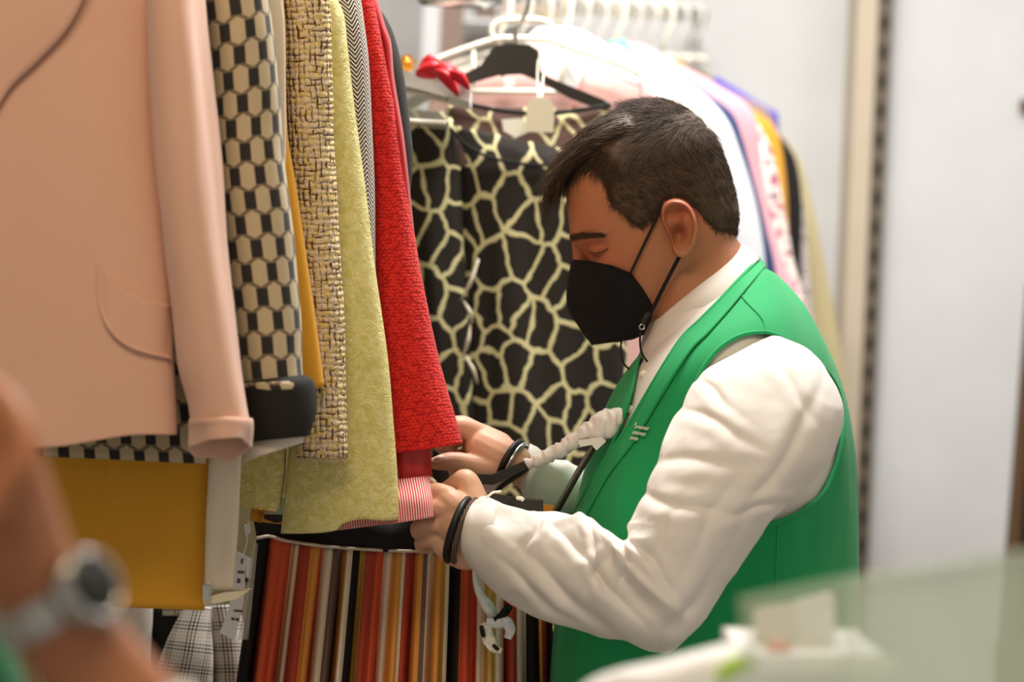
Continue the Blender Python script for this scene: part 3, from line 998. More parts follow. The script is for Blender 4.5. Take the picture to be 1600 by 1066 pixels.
wh = thing('wooden_clip_hanger', 'golden wooden bar hanger with chrome clip above the striped skirt', 'hanger', P(520, 810, DS))
tube('bar', [(392, 803, 2.60), (520, 815, 2.605), (690, 822, 2.61)], 0.0085, M['wood'], wh, n=12, m=10)
tube('bar_ring', [(404.5, 804.5, 2.60), (407.5, 804.8, 2.60)], 0.0093, M['gold'], wh, n=14)
cp = prism('clip', [(414, 799), (433, 801), (434, 778), (444, 780), (446, 812), (438, 814), (416, 808)], 2.583, 2.597, M['chrome'], wh, bevel=0.001)
prism('clip_pad', [(414, 806), (446, 806), (446, 814), (430, 816), (414, 810)], 2.581, 2.585, M['black_plastic'], cp, bevel=0.001)
tube('clip_spring', [(432, 779, 2.585), (436, 774, 2.582), (442, 775, 2.582), (446, 781, 2.585)], 0.0014, M['chrome'], cp, m=10)
tube('hook', [(540, 806, 2.61), (540, 770, 2.612), (545, 745, 2.615), (552, 735, 2.62)], 0.0022, M['chrome'], wh, m=12)

tg = thing('price_tag', 'white printed price tag hanging left of the striped skirt', 'tag', P(375, 865, 2.60))
prism('card', [(370, 862), (384, 869), (381, 942), (366, 1001), (343, 989), (357, 953), (362, 925)], 2.600, 2.602, M['white'], tg)
for (x0, y0, x1, y1) in [(377, 873, 380, 882), (372, 892, 382, 897), (371, 904, 376, 912), (370, 921, 381, 925), (366, 953, 379, 957), (362, 965, 367, 970), (369, 966, 374, 971)]:
    prism('print', [(x0, y0), (x1, y0 + 1), (x1 - 1, y1), (x0 - 1, y1 - 1)], 2.5992, 2.6001, M['ink'], tg)
tube('string', [(383, 820, 2.605), (386, 845, 2.605), (380, 868, 2.602)], 0.0006, M['white'], tg, n=5, m=8)
prism('string_bead', [(383, 826), (388, 818), (390, 832), (385, 836)], 2.601, 2.606, M['white'], tg, bevel=0.001)
tg2 = thing('price_tag', 'clear plastic sleeve tag tucked behind the white price tag by the skirt', 'tag', P(390, 850, 2.615))
prism('sleeve', [(396, 848), (403, 850), (388, 1000), (372, 1000), (384, 930)], 2.614, 2.617, M['clear'], tg2)
prism('card', [(385, 870), (394, 874), (392, 906), (384, 902)], 2.6175, 2.619, M['white'], tg2)

pl = thing('plaid_trousers', 'black and white plaid trousers hanging under the mustard coat', 'trousers', P(310, 1200, 2.70))
Loft([(292, 944, 330, 948, 2.70, .02), (270, 985, 330, 990, 2.695, .026), (255, 1020, 332, 1030, 2.69, .028), (235, 1080, 330, 1085, 2.69, .03), (215, 1200, 330, 1200, 2.69, .03), (200, 1500, 330, 1500, 2.69, .03)], n=60, m=70, disp=folds(.004, 30, 61)).build('leg', M['plaid'], pl, solid=0.002)
Loft([(318, 946, 372, 944, 2.725, .018), (324, 1000, 384, 1000, 2.722, .024), (330, 1066, 388, 1066, 2.72, .026), (335, 1500, 395, 1500, 2.72, .026)], n=60, m=70, disp=folds(.004, 30, 63)).build('leg', M['plaid'], pl, solid=0.002)
Loft([(255, 948, 370, 946, 2.73, .02), (255, 962, 370, 960, 2.73, .022)], n=40, m=6, p=3).build('waistband', M['plaid'], pl, solid=0.002)
bs = thing('black_skirt', 'black skirt showing as a dark strip left of the plaid trousers', 'skirt', P(250, 1200, 2.76))
Loft([(233, 950, 300, 950, 2.765, .01), (235, 1000, 300, 1000, 2.765, .012), (238, 1100, 310, 1100, 2.765, .014), (230, 1500, 320, 1500, 2.765, .02)], n=40, m=40, p=2.6, disp=folds(.004, 20, 65)).build('body', M['black_cloth'], bs, solid=0.002)
Loft([(231, 948, 301, 948, 2.763, .012), (231, 956, 301, 956, 2.763, .013)], n=40, m=4, p=2.6).build('waistband', M['black_cloth'], bs, solid=0.002)
wd = thing('white_skirt', 'plain white skirt hanging behind the blurred wristwatch', 'skirt', P(190, 1200, 2.74))
Loft([(60, 900, 238, 905, 2.745, .02), (70, 960, 236, 965, 2.745, .022), (70, 1040, 232, 1045, 2.745, .022), (40, 1500, 250, 1500, 2.745, .03)], n=50, m=50, p=2.6, disp=folds(.004, 50, 67)).build('body', M['white_lining'], wd, solid=0.002)
Loft([(58, 896, 240, 901, 2.743, .022), (58, 910, 240, 915, 2.743, .023)], n=50, m=4, p=2.6).build('waistband', M['white_lining'], wd, solid=0.002)
qa, qb = P(150, 880, 2.76), P(640, 800, 2.76)
lr = thing('lower_rail', 'dark bar of the lower rail behind the tags and trousers', 'rail', (qa[0], 2.80, 0))
tube('bar', [(-200, 900, 2.80), (364, 897, 2.80), (700, 890, 2.80)], 0.011, M['black_plastic'], lr, n=12)
for x in (-200, 690):
    q = P(x, 899, 2.80)
    tube('post', [(q[0], q[1], q[2]), (q[0], q[1], 0)], 0.012, M['black_plastic'], lr, n=10, px=False)
q0, q1 = P(-260, 0, 3.02)[0], P(585, 0, 3.02)[0]
bp = thing('display_board', 'khaki board backing the left rails below the coats', 'board', (q0, 3.02, 0))
wbox('board', (q0, 3.01, 0.05), (q1, 3.03, 1.80), M['khaki'], bp)
for x in (q0, q1 - 0.03):
    wbox('leg', (x, 2.99, 0.0), (x + 0.03, 3.05, 1.80), M['khaki'], bp)

# ------------------------------------------------------------------ white shelf with decorations
DH = 2.93
sh = thing('shelf', 'white shelf end with clear acrylic box under it beside the black coat', 'shelf', P(690, 150, DH))
prism('shelf_edge', [(614, 106), (632, 110), (734, 134), (733, 158), (632, 134), (614, 130)], [2.94, DH, 2.90, 2.90, DH, 2.94], [3.02, 3.02, 3.0, 3.0, 3.02, 3.02], M['white'], sh, bevel=0.001)
prism('bracket', [(616, 134), (632, 138), (700, 152), (700, 158), (632, 144), (616, 140)], 2.932, 2.94, M['dark_metal'], sh)
bx_ = prism('acrylic_box', [(618, 141), (694, 152), (697, 192), (618, 188)], 2.90, 2.965, M['clear'], sh, bevel=0.002)
tube('box_rim', [(618, 187, 2.898), (650, 190, 2.898), (697, 192, 2.898)], 0.003, M['white_plastic'], bx_, n=6)
q = P(640, 100, 3.2)
gp = thing('gold_pinecone', 'small gold foil pine cone on the white shelf', 'ornament', P(634, 112, 2.96))
parts = []
for k in range(46):
    a, t = k * 2.4, k / 46
    r = 15 * math.sin(0.25 + t * 2.7)
    c = np.array((634 + r * math.cos(a), 110 - t * 26))
    dz = r * math.sin(a) / F * 2.96
    u_ = np.array((math.cos(a), 0.35))
    poly = [tuple(c + (-3, 2)), tuple(c + u_ * 5 + (0, -2)), tuple(c + (3, 2))]
    parts.append(prism_geo(poly, 2.96 - dz - .001, 2.96 - dz + .001))
mk('scales', *join_geo(parts), M['gold'], gp, smooth=False)
tube('core', [(634, 112, 2.96), (634, 98, 2.96), (634, 86, 2.96)], [0.008, 0.010, 0.002], M['gold'], gp, m=10)
rf = thing('red_fabric_flower', 'red glittery fabric poinsettia lying on the white shelf end', 'flower', P(690, 130, 2.90))
for (x0, y0, x1, y1, wd_, dd) in [(650, 112, 704, 116, 14, 3.09), (672, 104, 728, 128, 12, 3.07), (680, 108, 716, 146, 10, 3.055), (700, 112, 733, 136, 9, 3.05), (655, 106, 690, 98, 12, 3.11), (690, 104, 712, 140, 11, 3.06)]:
    t_ = np.linspace(0, 1, 14)[:, None]
    s_ = np.linspace(-1, 1, 9)[None, :]
    dx, dy = x1 - x0, y1 - y0
    ln_ = math.hypot(dx, dy)
    w_ = wd_ * np.sin(np.clip(t_ * 0.92 + 0.06, 0, 1) * math.pi) ** 0.8
    X = x0 + dx * t_ + w_ * s_ * (-dy / ln_)
    Y = y0 + dy * t_ + w_ * s_ * (dx / ln_) - 9 * np.sin(t_ * 3.14) + 4 * s_ ** 2
    sheet('petal', X, Y, dd - .17 + 0.006 * s_ ** 2 - 0.01 * np.sin(t_ * 3) + 0 * X, M['red_foil'], rf, solid=0.0012)

# ------------------------------------------------------------------ giraffe print dress on black hanger
DG = 3.04
gh = thing('black_hanger', 'black plastic hanger with metal hook carrying the giraffe print dress', 'hanger', P(800, 90, DG))
yk = [(630, 160), (700, 126), (726, 116), (752, 104), (768, 80), (778, 72), (800, 70), (826, 71), (840, 80), (843, 112), (856, 122), (905, 142), (944, 158), (948, 168), (936, 168), (890, 150), (842, 124), (815, 113), (790, 114), (784, 117), (782, 114), (760, 120), (720, 132), (690, 143), (640, 168)]
prism('arms', yk, DG - 0.006, DG + 0.006, M['black_plastic'], gh, bevel=0.0015)
tube('notch', [(940, 162, DG), (948, 164, DG), (952, 170, DG)], 0.0055, M['black_plastic'], gh, n=8, m=6)
tube('hook', [(806, 72, DG), (805, 56, DG), (806, 44, DG), (814, 34, DG), (822, 20, DG), (826, 0, DG), (828, -30, DG), (822, -50, DG), (812, -52, DG + .01)], 0.0034, M['chrome'], gh, n=10, m=30)
gd = thing('giraffe_print_dress', 'black dress with cream giraffe print and sheer brown yoke', 'dress', P(800, 900, DG))


def gfold(a, per, sd):
    return lambda PH, t, px, py, u, v: a * np.clip(.2 + t, 0, 1) * fbm(u / per, v / 500, sd, 2) * 2


Loft([(700, 165, 950, 172, DG, .008), (706, 205, 955, 205, DG, .02), (705, 250, 960, 240, DG, .028), (706, 262, 962, 252, DG, .03)], n=90, m=30, p=2.8, disp=gfold(.003, 60, 3)).build('yoke', M['giraffe_sheer'], gd, solid=0.001)
Loft([(704, 195, 962, 250, DG - .004, .02), (712, 245, 966, 270, DG - .004, .033), (716, 330, 970, 330, DG - .004, .036), (720, 450, 975, 450, DG - .004, .038), (724, 600, 985, 600, DG - .004, .042), (730, 760, 1000, 760, DG - .004, .046), (700, 1250, 1020, 1250, DG - .004, .06)],
     n=130, m=130, p=2.4, disp=gfold(.012, 44, 5)).build('body', M['giraffe'], gd, solid=0.001)
Loft([(600, 168, 700, 176, DG - .01, .012), (606, 190, 712, 200, DG - .015, .022), (610, 300, 722, 300, DG - .018, .028), (618, 420, 730, 420, DG - .018, .028), (626, 560, 742, 560, DG - .018, .028), (640, 720, 760, 740, DG - .018, .026), (650, 800, 770, 800, DG - .018, .026)],
     n=90, m=110, p=2.4, disp=gfold(.012, 36, 8)).build('sleeve', M['giraffe'], gd, solid=0.001)
tube('neck_trim', [(700, 158, DG - .010), (740, 165, DG - .016), (790, 174, DG - .02), (850, 178, DG - .02), (905, 172, DG - .016), (945, 166, DG - .01)], 0.0032, M['black_cloth'], gd, m=30)
tube('yoke_seam', [(704, 200, DG - .03), (730, 228, DG - .036), (780, 250, DG - .042), (850, 258, DG - .042), (900, 250, DG - .04), (960, 246, DG - .03)], 0.0022, M['black_cloth'], gd, m=30)
for (a, b_) in [((748, 405), (720, 470)), ((724, 470), (738, 505)), ((735, 505), (722, 560)), ((726, 555), (746, 600))]:
    tube('edge_ruffle', [(a[0], a[1], DG - .05), ((a[0] + b_[0]) / 2 + 3, (a[1] + b_[1]) / 2, DG - .056), (b_[0], b_[1], DG - .05)], [0.001, 0.003, 0.001], M['cream'], gd, m=8)
ct = thing('swing_tag', 'cream card swing tag hanging in front of the giraffe dress neckline', 'tag', P(845, 180, DG - .05))
prism('card', [(822, 206), (823, 166), (828, 157), (838, 152), (852, 152), (862, 158), (866, 168), (865, 207)], DG - .052, DG - .050, M['tag'], ct)
tube('loop', [(842, 156, DG - .051), (840, 130, DG - .03), (841, 96, DG - .012), (846, 88, DG - .010), (850, 100, DG - .012), (848, 130, DG - .03), (846, 156, DG - .051)], 0.0011, M['white_plastic'], ct, m=30, n=6)
sb = thing('sticker', 'pale yellow folded care sticker on the sheer dress yoke', 'label', P(810, 195, DG - .04))
prism('fold', [(785, 188), (812, 186), (824, 192), (824, 206), (806, 214), (788, 204)], DG - .041, DG - .039, M['white_plastic'], sb, bevel=0.001)

# ------------------------------------------------------------------ rear rail
ra, rb_ = P(600, -10, 3.10), P(1090, 24, 4.25)
rr = thing('rear_rail', 'bright chrome rail with plastic hangers behind the man', 'rail', (rb_[0], rb_[1], 0))
tube('bar', np.stack([ra + (rb_ - ra) * t for t in np.linspace(0.1, 1.02, 5)]), 0.013, M['chrome'], rr, n=14, px=False)
q = ra + (rb_ - ra) * 1.02
tube('wall_arm', [tuple(q), (q[0] + .02, WY, q[2])], 0.012, M['chrome'], rr, n=12, px=False)
q = ra + (rb_ - ra) * 0.1
tube('post', [tuple(q), (q[0], q[1], 2.85)], 0.010, M['chrome'], rr, n=12, px=False)


def back_garment(name, label, cat, mat, right, d, left=640, thick=.03, seed=1, amp=.008, per=40, parts=None):
    """garment hanging on the rear rail: the right outline is what the photograph shows"""
    t = thing(name, label, cat, P((right[-1][0] + left) / 2, right[-1][1] + 300, d))
    st = []
    x0, y0 = right[0]
    for i, (x, y) in enumerate(right):
        k = i / (len(right) - 1)
        lx = x0 - (x - x0) * 1.0 if y < y0 + 110 else min(left, x - 100)
        lx = max(lx, left)
        st.append((lx, y, x, y, d, thick * min(1, .25 + k * 1.5)))
    xe_, ye_ = right[-1]
    st.append((left - 10, ye_ + 450, xe_ + 26, ye_ + 450, d, thick))
    Loft(st, n=64, m=90, p=2.5, disp=folds(amp, per, seed)).build('body', mat, t, solid=0.001)
    return t


G = 'clothes on the rear rail'
t = back_garment('pink_blouse', 'sheer pale pink blouse on ivory hanger above the man', 'blouse', M['sheer_pink'],
                 [(850, 74), (900, 92), (960, 108), (1005, 122), (1020, 140), (1028, 175), (1030, 260), (1030, 420)], 3.26, 655, .03, 71)
t['group'] = G
for nm, pts in [('seam', [(915, 104), (906, 140), (896, 170)]), ('seam', [(912, 106), (960, 118), (1000, 134)]), ('seam', [(1000, 118), (1002, 140), (998, 170)])]:
    tube(nm, [(a, b_, 3.222) for a, b_ in pts], 0.002, M['rose'], t, m=10)
prism('inner_label', [(872, 122), (884, 92), (902, 130), (892, 150), (874, 128)], 3.214, 3.217, M['white'], t)
prism('collar_tag', [(786, 122), (800, 118), (806, 132), (790, 138)], 3.214, 3.217, M['white'], t)
# ivory tube hanger in the blouse
ih = thing('ivory_hanger', 'ivory plastic tube hanger with rounded loop in the pink blouse', 'hanger', P(810, 60, 3.2), 'plastic hangers on the rear rail')
tube('arms', [(660, 104, 3.20), (700, 86, 3.20), (772, 62, 3.20), (800, 60, 3.20), (858, 63, 3.20), (900, 78, 3.20), (985, 108, 3.20), (1000, 118, 3.20)], 0.0042, M['white_plastic'], ih, n=10, m=40)
tube('loop', [(772, 64, 3.20), (768, 48, 3.20), (776, 36, 3.20), (790, 32, 3.20), (830, 31, 3.20), (852, 34, 3.20), (862, 46, 3.20), (858, 62, 3.20)], 0.0042, M['white_plastic'], ih, n=10, m=40)
tube('trouser_bar', [(735, 143, 3.20), (800, 143, 3.20), (882, 143, 3.20)], 0.0036, M['white_plastic'], ih, n=10)
for x in (740, 878):
    tube('strut', [(x, 76 if x < 800 else 74, 3.20), (x, 143, 3.20)], 0.0025, M['white_plastic'], ih, n=8)

rear = [
    ('white_blouse', 'ivory white blouse with puffed shoulder, right behind the pink blouse', 'blouse', 'ivory', [(870, 42), (902, 46), (940, 66), (985, 92), (1040, 122), (1080, 145), (1108, 175), (1125, 240), (1140, 320), (1150, 430)], 3.36, .035),
    ('lace_blouse', 'white lace blouse beside the back of the man\'s head', 'blouse', 'white_lace', [(960, 70), (1040, 110), (1100, 150), (1132, 185), (1152, 232), (1172, 290), (1186, 350), (1196, 430)], 3.45, .03),
    ('navy_top', 'navy blue top between the lace blouse and rose coat', 'top', 'navy', [(980, 80), (1060, 120), (1110, 150), (1145, 178), (1160, 215), (1176, 280), (1192, 350), (1212, 440)], 3.54, .03),
    ('rose_coat', 'rose pink coat with long shoulder line on the rear rail', 'coat', 'rose', [(985, 66), (1010, 72), (1060, 100), (1120, 134), (1162, 160), (1180, 192), (1186, 260), (1198, 330), (1218, 400), (1246, 480)], 3.64, .03),
    ('floral_blouse', 'white blouse with pink floral print below the mustard cardigan', 'blouse', 'floral', [(1040, 90), (1120, 140), (1170, 180), (1196, 215), (1212, 262), (1226, 330), (1240, 400), (1262, 500)], 3.74, .03),
    ('mustard_cardigan', 'mustard yellow cardigan shoulder on the rear rail', 'cardigan', 'mustard', [(1050, 90), (1120, 140), (1165, 168), (1195, 184), (1212, 204), (1222, 250), (1228, 330), (1232, 500)], 3.83, .03),
    ('taupe_top', 'taupe top with dark shoulder between rose coat and violet scarf', 'top', 'taupe', [(1060, 90), (1110, 125), (1145, 145), (1180, 160), (1203, 175), (1212, 205), (1216, 300), (1220, 480)], 3.91, .02),
    ('violet_scarf', 'small violet blue garment peeking above the mustard cardigan', 'scarf', 'violet', [(1120, 120), (1170, 150), (1205, 170), (1214, 176), (1216, 205), (1214, 300), (1214, 460)], 3.98, .02),
    ('black_jacket', 'black jacket near the far end of the rear rail', 'jacket', 'black_cloth', [(1080, 100), (1150, 150), (1200, 195), (1228, 222), (1246, 252), (1254, 320), (1252, 400), (1250, 520)], 4.05, .02),
    ('speckled_blouse', 'grey white speckled blouse behind the black jacket', 'blouse', 'speckle', [(1090, 110), (1160, 160), (1220, 220), (1250, 290), (1260, 360), (1266, 430), (1272, 530)], 4.12, .02),
    ('olive_coat', 'pale olive linen coat, last on the rear rail', 'coat', 'olive', [(1100, 110), (1170, 165), (1225, 215), (1252, 256), (1268, 320), (1284, 400), (1298, 470), (1312, 560)], 4.2, .02),
]
hang_x = []
for i, (nm, lb_, cat, mat, right, d, th) in enumerate(rear):
    t = back_garment(nm, lb_, cat, M[mat], right, d, 820 + i * 14, th, 80 + i, .007, 30)
    t['group'] = G
tt_ = thing('teal_scarf', 'small teal green scarf collar between ivory blouse and rose coat', 'scarf', P(985, 90, 3.6), G)
Loft([(945, 66, 975, 60, 3.585, .01), (950, 90, 1000, 84, 3.585, .02), (960, 130, 1030, 120, 3.585, .02), (980, 200, 1040, 190, 3.585, .02)], n=32, m=24, disp=folds(.006, 16, 97)).build('wrap', M['teal'], tt_, solid=0.001)

# hangers along the rear rail: clear heads, white shoulders
pos = ['nearest', 'second', 'third', 'fourth', 'fifth', 'sixth', 'seventh', 'eighth', 'ninth', 'tenth', 'eleventh', 'last']
for i in range(12):
    k = 0.30 + i * 0.062
    q = ra + (rb_ - ra) * k
    h = thing('clear_hanger', 'clear plastic hanger head on the rear rail, %s from the giraffe dress' % pos[i], 'hanger', q + np.array((0, 0, -.06)), 'plastic hangers on the rear rail')
    a = np.linspace(-0.4, math.pi * 1.15, 16)
    ax = np.array((rb_ - ra)[:2])
    nrm = np.array((-ax[1], ax[0])) / np.linalg.norm(ax)
    side = np.array((-nrm[0], -nrm[1], 0)) if nrm[0] < 0 else np.array((nrm[0], nrm[1], 0))
    C0 = q
    arc = [C0 + side * 0.018 * math.cos(x) + np.array((0, 0, 1)) * 0.018 * math.sin(x) for x in a[::-1]]
    arc = arc + [C0 + side * 0.017 + np.array((0, 0, -.02)), C0 + side * 0.002 + np.array((0, 0, -.045)), C0 + np.array((0, 0, -.075))]
    tube('hook', np.array(arc), 0.0045, M['clear_hook'] if i % 3 else M['white_plastic'], h, n=8, px=False)
    base = C0 + np.array((0, 0, -.075))
    pts = [base + side * x + np.array((0, 0, -abs(x) ** 1.15 * 0.42)) for x in np.linspace(-.17, .17 if i < 4 else .03, 13)]
    tube('arms', np.array(pts), 0.0055, M['white_plastic'], h, n=8, px=False)
# grey post and display shelf far behind
fs = thing('wall_shelf', 'blurred pale wall shelf with boxes behind the ivory hanger', 'shelf', P(800, 40, 4.6))
prism('board', [(722, 28), (884, 34), (884, 40), (722, 34)], 4.50, 4.74, M['white'], fs)
bxs = [(742, 8, 774, 28, 'taupe', 'taupe box at the left end of the blurred wall shelf'), (786, 4, 812, 30, 'tag', 'cream box in the middle of the blurred wall shelf'), (838, 10, 876, 33, 'olive', 'olive box at the right end of the blurred wall shelf')]
for x0, y0, x1, y1, mt, lb_ in bxs:
    bb = thing('storage_box', lb_, 'box', P((x0 + x1) / 2, y1, 4.6), 'boxes on the wall shelf')
    prism('box', [(x0, y0 + 5), (x1, y0 + 6), (x1, y1 + 1), (x0, y1)], 4.54, 4.68, M[mt], bb)
    prism('lid', [(x0 - 2, y0), (x1 + 2, y0 + 1), (x1 + 2, y0 + 6), (x0 - 2, y0 + 5)], 4.53, 4.69, M[mt], bb)

gp_ = thing('grey_post', 'grey and white display post standing behind the shelf', 'post', (P(700, 50, 4.4)[0], 4.4, 0))
x0 = P(662, 50, 4.4)[0]
wbox('white_face', (x0, 4.38, 0), (x0 + 0.032, 4.44, 2.8), M['wall'], gp_)
wbox('grey_face', (x0 + 0.033, 4.39, 0), (x0 + 0.075, 4.44, 2.8), M['taupe'], gp_)

# ------------------------------------------------------------------ the man
DM = 2.62                                  # depth of his middle plane
man = thing('person', 'man in green vest, white shirt and black face mask, looking down while handling hangers', 'person', P(1110, 1000, DM) * np.array((1, 1, 0)))


def chain(pts, n=16, m=None):
    """rounded tapered limb through (px,py,d,radius_px)"""
    p = np.asarray(pts, float)
    m = m or max(12, 5 * len(p))
    q = spline(p, m)
    W = P(q[:, 0], q[:, 1], q[:, 2])
    r = q[:, 3] * q[:, 2] / F
    # round ends
    def cap(w0, w1, r0):
        t = (w0 - w1) / np.linalg.norm(w0 - w1)
        a = np.radians([80, 60, 40, 20])
        return np.array([w0 + t * r0 * math.sin(x) for x in a]), np.array([max(r0 * math.cos(x), 1e-4) for x in a])
    ca, ra_ = cap(W[0], W[1], r[0])
    cb, rb2 = cap(W[-1], W[-2], r[-1])
    W = np.concatenate((ca, W, cb[::-1]))
    r = np.concatenate((ra_, r, rb2[::-1]))
    return tube_geo(W, r, n)


# head-local frame in pixels: a forward, b up, c towards the camera
HA, HB = np.array((-0.940, 0.342)), np.array((-0.342, -0.940))
HO = np.array((1020.0, 330.0))


def HP(a, b, c):
    x = HO[0] + HA[0] * a + HB[0] * b
    y = HO[1] + HA[1] * a + HB[1] * b
    return P(x, y, DM - np.asarray(c) * DM / F)


prof = np.array([(143, -2, -22, 10), (139, 28, -52, 32), (130, 58, -80, 56), (115, 86, -100, 76), (95, 106, -113, 90), (62, 121, -124, 101), (30, 129, -127, 104), (2, 133, -126, 104), (-18, 127, -124, 102),
                 (-50, 122, -119, 98), (-85, 122, -104, 92), (-118, 122, -62, 82), (-145, 122, -10, 68), (-162, 118, 35, 50), (-172, 104, 60, 28)], float)


def head_geo(m=90, n=96):
    b = np.interp(np.linspace(0, 1, m), np.linspace(0, 1, len(prof)), prof[:, 0])
    q = spline(prof, m)
    phi = 2 * math.pi * np.arange(n) / n
    B = q[:, 0:1]
    ce, hf, hw = (q[:, 1:2] + q[:, 2:3]) / 2, (q[:, 1:2] - q[:, 2:3]) / 2, q[:, 3:4]
    cs, sn = np.cos(phi)[None, :], np.sin(phi)[None, :]
    pw = 2 / 2.25
    A = ce + hf * np.sign(cs) * np.abs(cs) ** pw
    Cc = hw * np.sign(sn) * np.abs(sn) ** pw
    B = B + 0 * A
    # brow ridge, eye sockets, cheekbones
    def bump(a0, b0, c0, sa, amp):
        g = np.exp(-(((A - a0) / sa) ** 2 + ((B - b0) / (sa * .75)) ** 2 + ((np.abs(Cc) - c0) / sa) ** 2))
        return amp * g
    out = bump(122, 8, 38, 26, 5) - bump(112, -24, 58, 22, 15) + bump(104, -62, 62, 30, 6) - bump(60, 0, 96, 40, 4) - bump(20, -110, 80, 40, 4)
    A2 = A + out * cs
    C2 = Cc + out * sn
    V = HP(A2, B, C2).reshape(-1, 3)
    Fl = grid_faces(m, n, True).tolist()
    Fl.append(list(range(n))[::-1])
    Fl.append([(m - 1) * n + k for k in range(n)])
    return V, Fl


def hp_chain(pts, n=14):
    """limb in head coordinates rows (a,b,c,r)"""
    r = []
    for a, b, c, rad in pts:
        x = HO + HA * a + HB * b
        r.append((x[0], x[1], DM - c * DM / F, rad))
    return chain(r, n)


def ear_geo(side):
    """pinna: relief disc; outline in pixels of the photograph (near ear)"""
    out = spline([(1034, 345), (1033, 328), (1040, 316), (1052, 311), (1066, 313), (1078, 322), (1086, 336), (1089, 352), (1088, 368), (1084, 382), (1077, 394), (1069, 402), (1060, 402), (1053, 393), (1049, 380), (1046, 368), (1040, 358)], 64)
    cen = np.array((1060, 357))
    nr = 18
    V, F_ = [], []
    for i in range(nr + 1):
        k = i / nr
        for j, o in enumerate(out):
            p = cen + (o - cen) * k
            ang = math.atan2(o[1] - cen[1], o[0] - cen[0])
            rim = math.exp(-((k - 0.88) / 0.10) ** 2)
            lobe = 1 if o[1] > 385 else 0
            h = 10 + 12 * rim * (1 - 0.6 * lobe)
            h -= 26 * math.exp(-(((p[0] - 1060) / 11) ** 2 + ((p[1] - 366) / 15) ** 2))       # concha
            h -= 11 * math.exp(-(((p[0] - 1058) / 18) ** 2 + ((p[1] - 332) / 9) ** 2))           # fossa
            h += 7 * math.exp(-(((p[0] - 1070) / 7) ** 2 + ((p[1] - 345) / 16) ** 2))           # antihelix
            h += 6 * math.exp(-(((p[0] - 1047) / 5) ** 2 + ((p[1] - 366) / 7) ** 2))            # tragus
            h += 8 * (p[0] - 1040) / 50                                                        # flares backwards
            if i == nr:
                h -= 4
            V.append((p[0], p[1], h))
    V = np.array(V)
    nb = len(V)
    base = V.copy()
    base[:, 2] = -38 + 0.55 * np.clip((base[:, 0] - 1040), 0, 60) * 0.5
    cc = 110
    allv = np.concatenate((V, base))
    c = cc + allv[:, 2]
    W = P(allv[:, 0], allv[:, 1], DM - side * c * DM / F)
    n = 64
    f = grid_faces(nr + 1, n, True)
    F_ = f.tolist() + (f[:, ::-1] + nb).tolist()
    e = [[nr * n + j, nr * n + (j + 1) % n, nb + nr * n + (j + 1) % n, nb + nr * n + j][::-1] for j in range(n)]
    F_ += e
    if side < 0:
        F_ = [x[::-1] for x in F_]
    return W, F_


def loft_geo(st, **kw):
    L = Loft(st, **kw)
    V = L.verts()
    Fl = L.faces().tolist()
    Fl.append(list(range(L.n))[::-1])
    Fl.append([(L.m - 1) * L.n + k for k in range(L.n)])
    return V, Fl


geo = [head_geo(), ear_geo(1), ear_geo(-1)]
# nose
geo.append(hp_chain([(122, 0, 0, 14), (130, -22, 0, 11), (140, -48, 0, 11), (152, -72, 0, 14), (152, -84, 0, 17)]))
geo.append(hp_chain([(130, -84, 14, 11), (142, -84, 10, 11)]))
geo.append(hp_chain([(130, -84, -14, 11), (142, -84, -10, 11)]))
# eyelids (looking down), lips, chin
for sd in (1, -1):
    geo.append(hp_chain([(104, -21, 42 * sd, 12), (99, -24, 54 * sd, 13), (90, -25, 65 * sd, 10)]))
    geo.append(hp_chain([(124, 2, 22 * sd, 9), (106, -3, 58 * sd, 9), (86, -9, 78 * sd, 9)]))
geo.append(hp_chain([(118, -112, -22, 7), (128, -111, 0, 9), (118, -112, 22, 7)]))
geo.append(hp_chain([(118, -122, -20, 8), (127, -123, 0, 9), (118, -122, 20, 8)]))
geo.append(hp_chain([(108, -158, -14, 16), (116, -158, 0, 18), (108, -158, 14, 16)]))
# neck
geo.append(loft_geo([(1010, 380, 1130, 320, DM, .052), (1000, 440, 1138, 350, DM, .058), (1002, 490, 1153, 376, DM, .063), (1010, 520, 1172, 400, DM, .068), (1020, 560, 1190, 440, DM, .08)], n=48, m=30, p=2.2))
# torso core and arms (under the clothes)
geo.append(chain([(1110, 470, DM, 70), (1130, 580, DM, 100), (1135, 760, DM, 120), (1130, 1000, DM, 120)], 32))
geo.append(chain([(1150, 580, DM - .08, 44), (1190, 625, DM - .17, 44), (1160, 720, DM - .215, 50), (1085, 860, DM - .235, 50), (1030, 935, DM - .235, 46), (930, 900, DM - .21, 46), (830, 868, DM - .17, 42), (745, 832, DM - .135, 40), (720, 818, DM - .135, 36)], 24))
geo.append(chain([(1150, 580, DM + .08, 44), (1150, 680, DM + .17, 40), (1075, 760, DM + .19, 38), (980, 790, DM + .15, 36), (905, 784, DM + .08, 32), (854, 759, DM + .03, 28), (800, 722, DM - .02, 28)], 24))
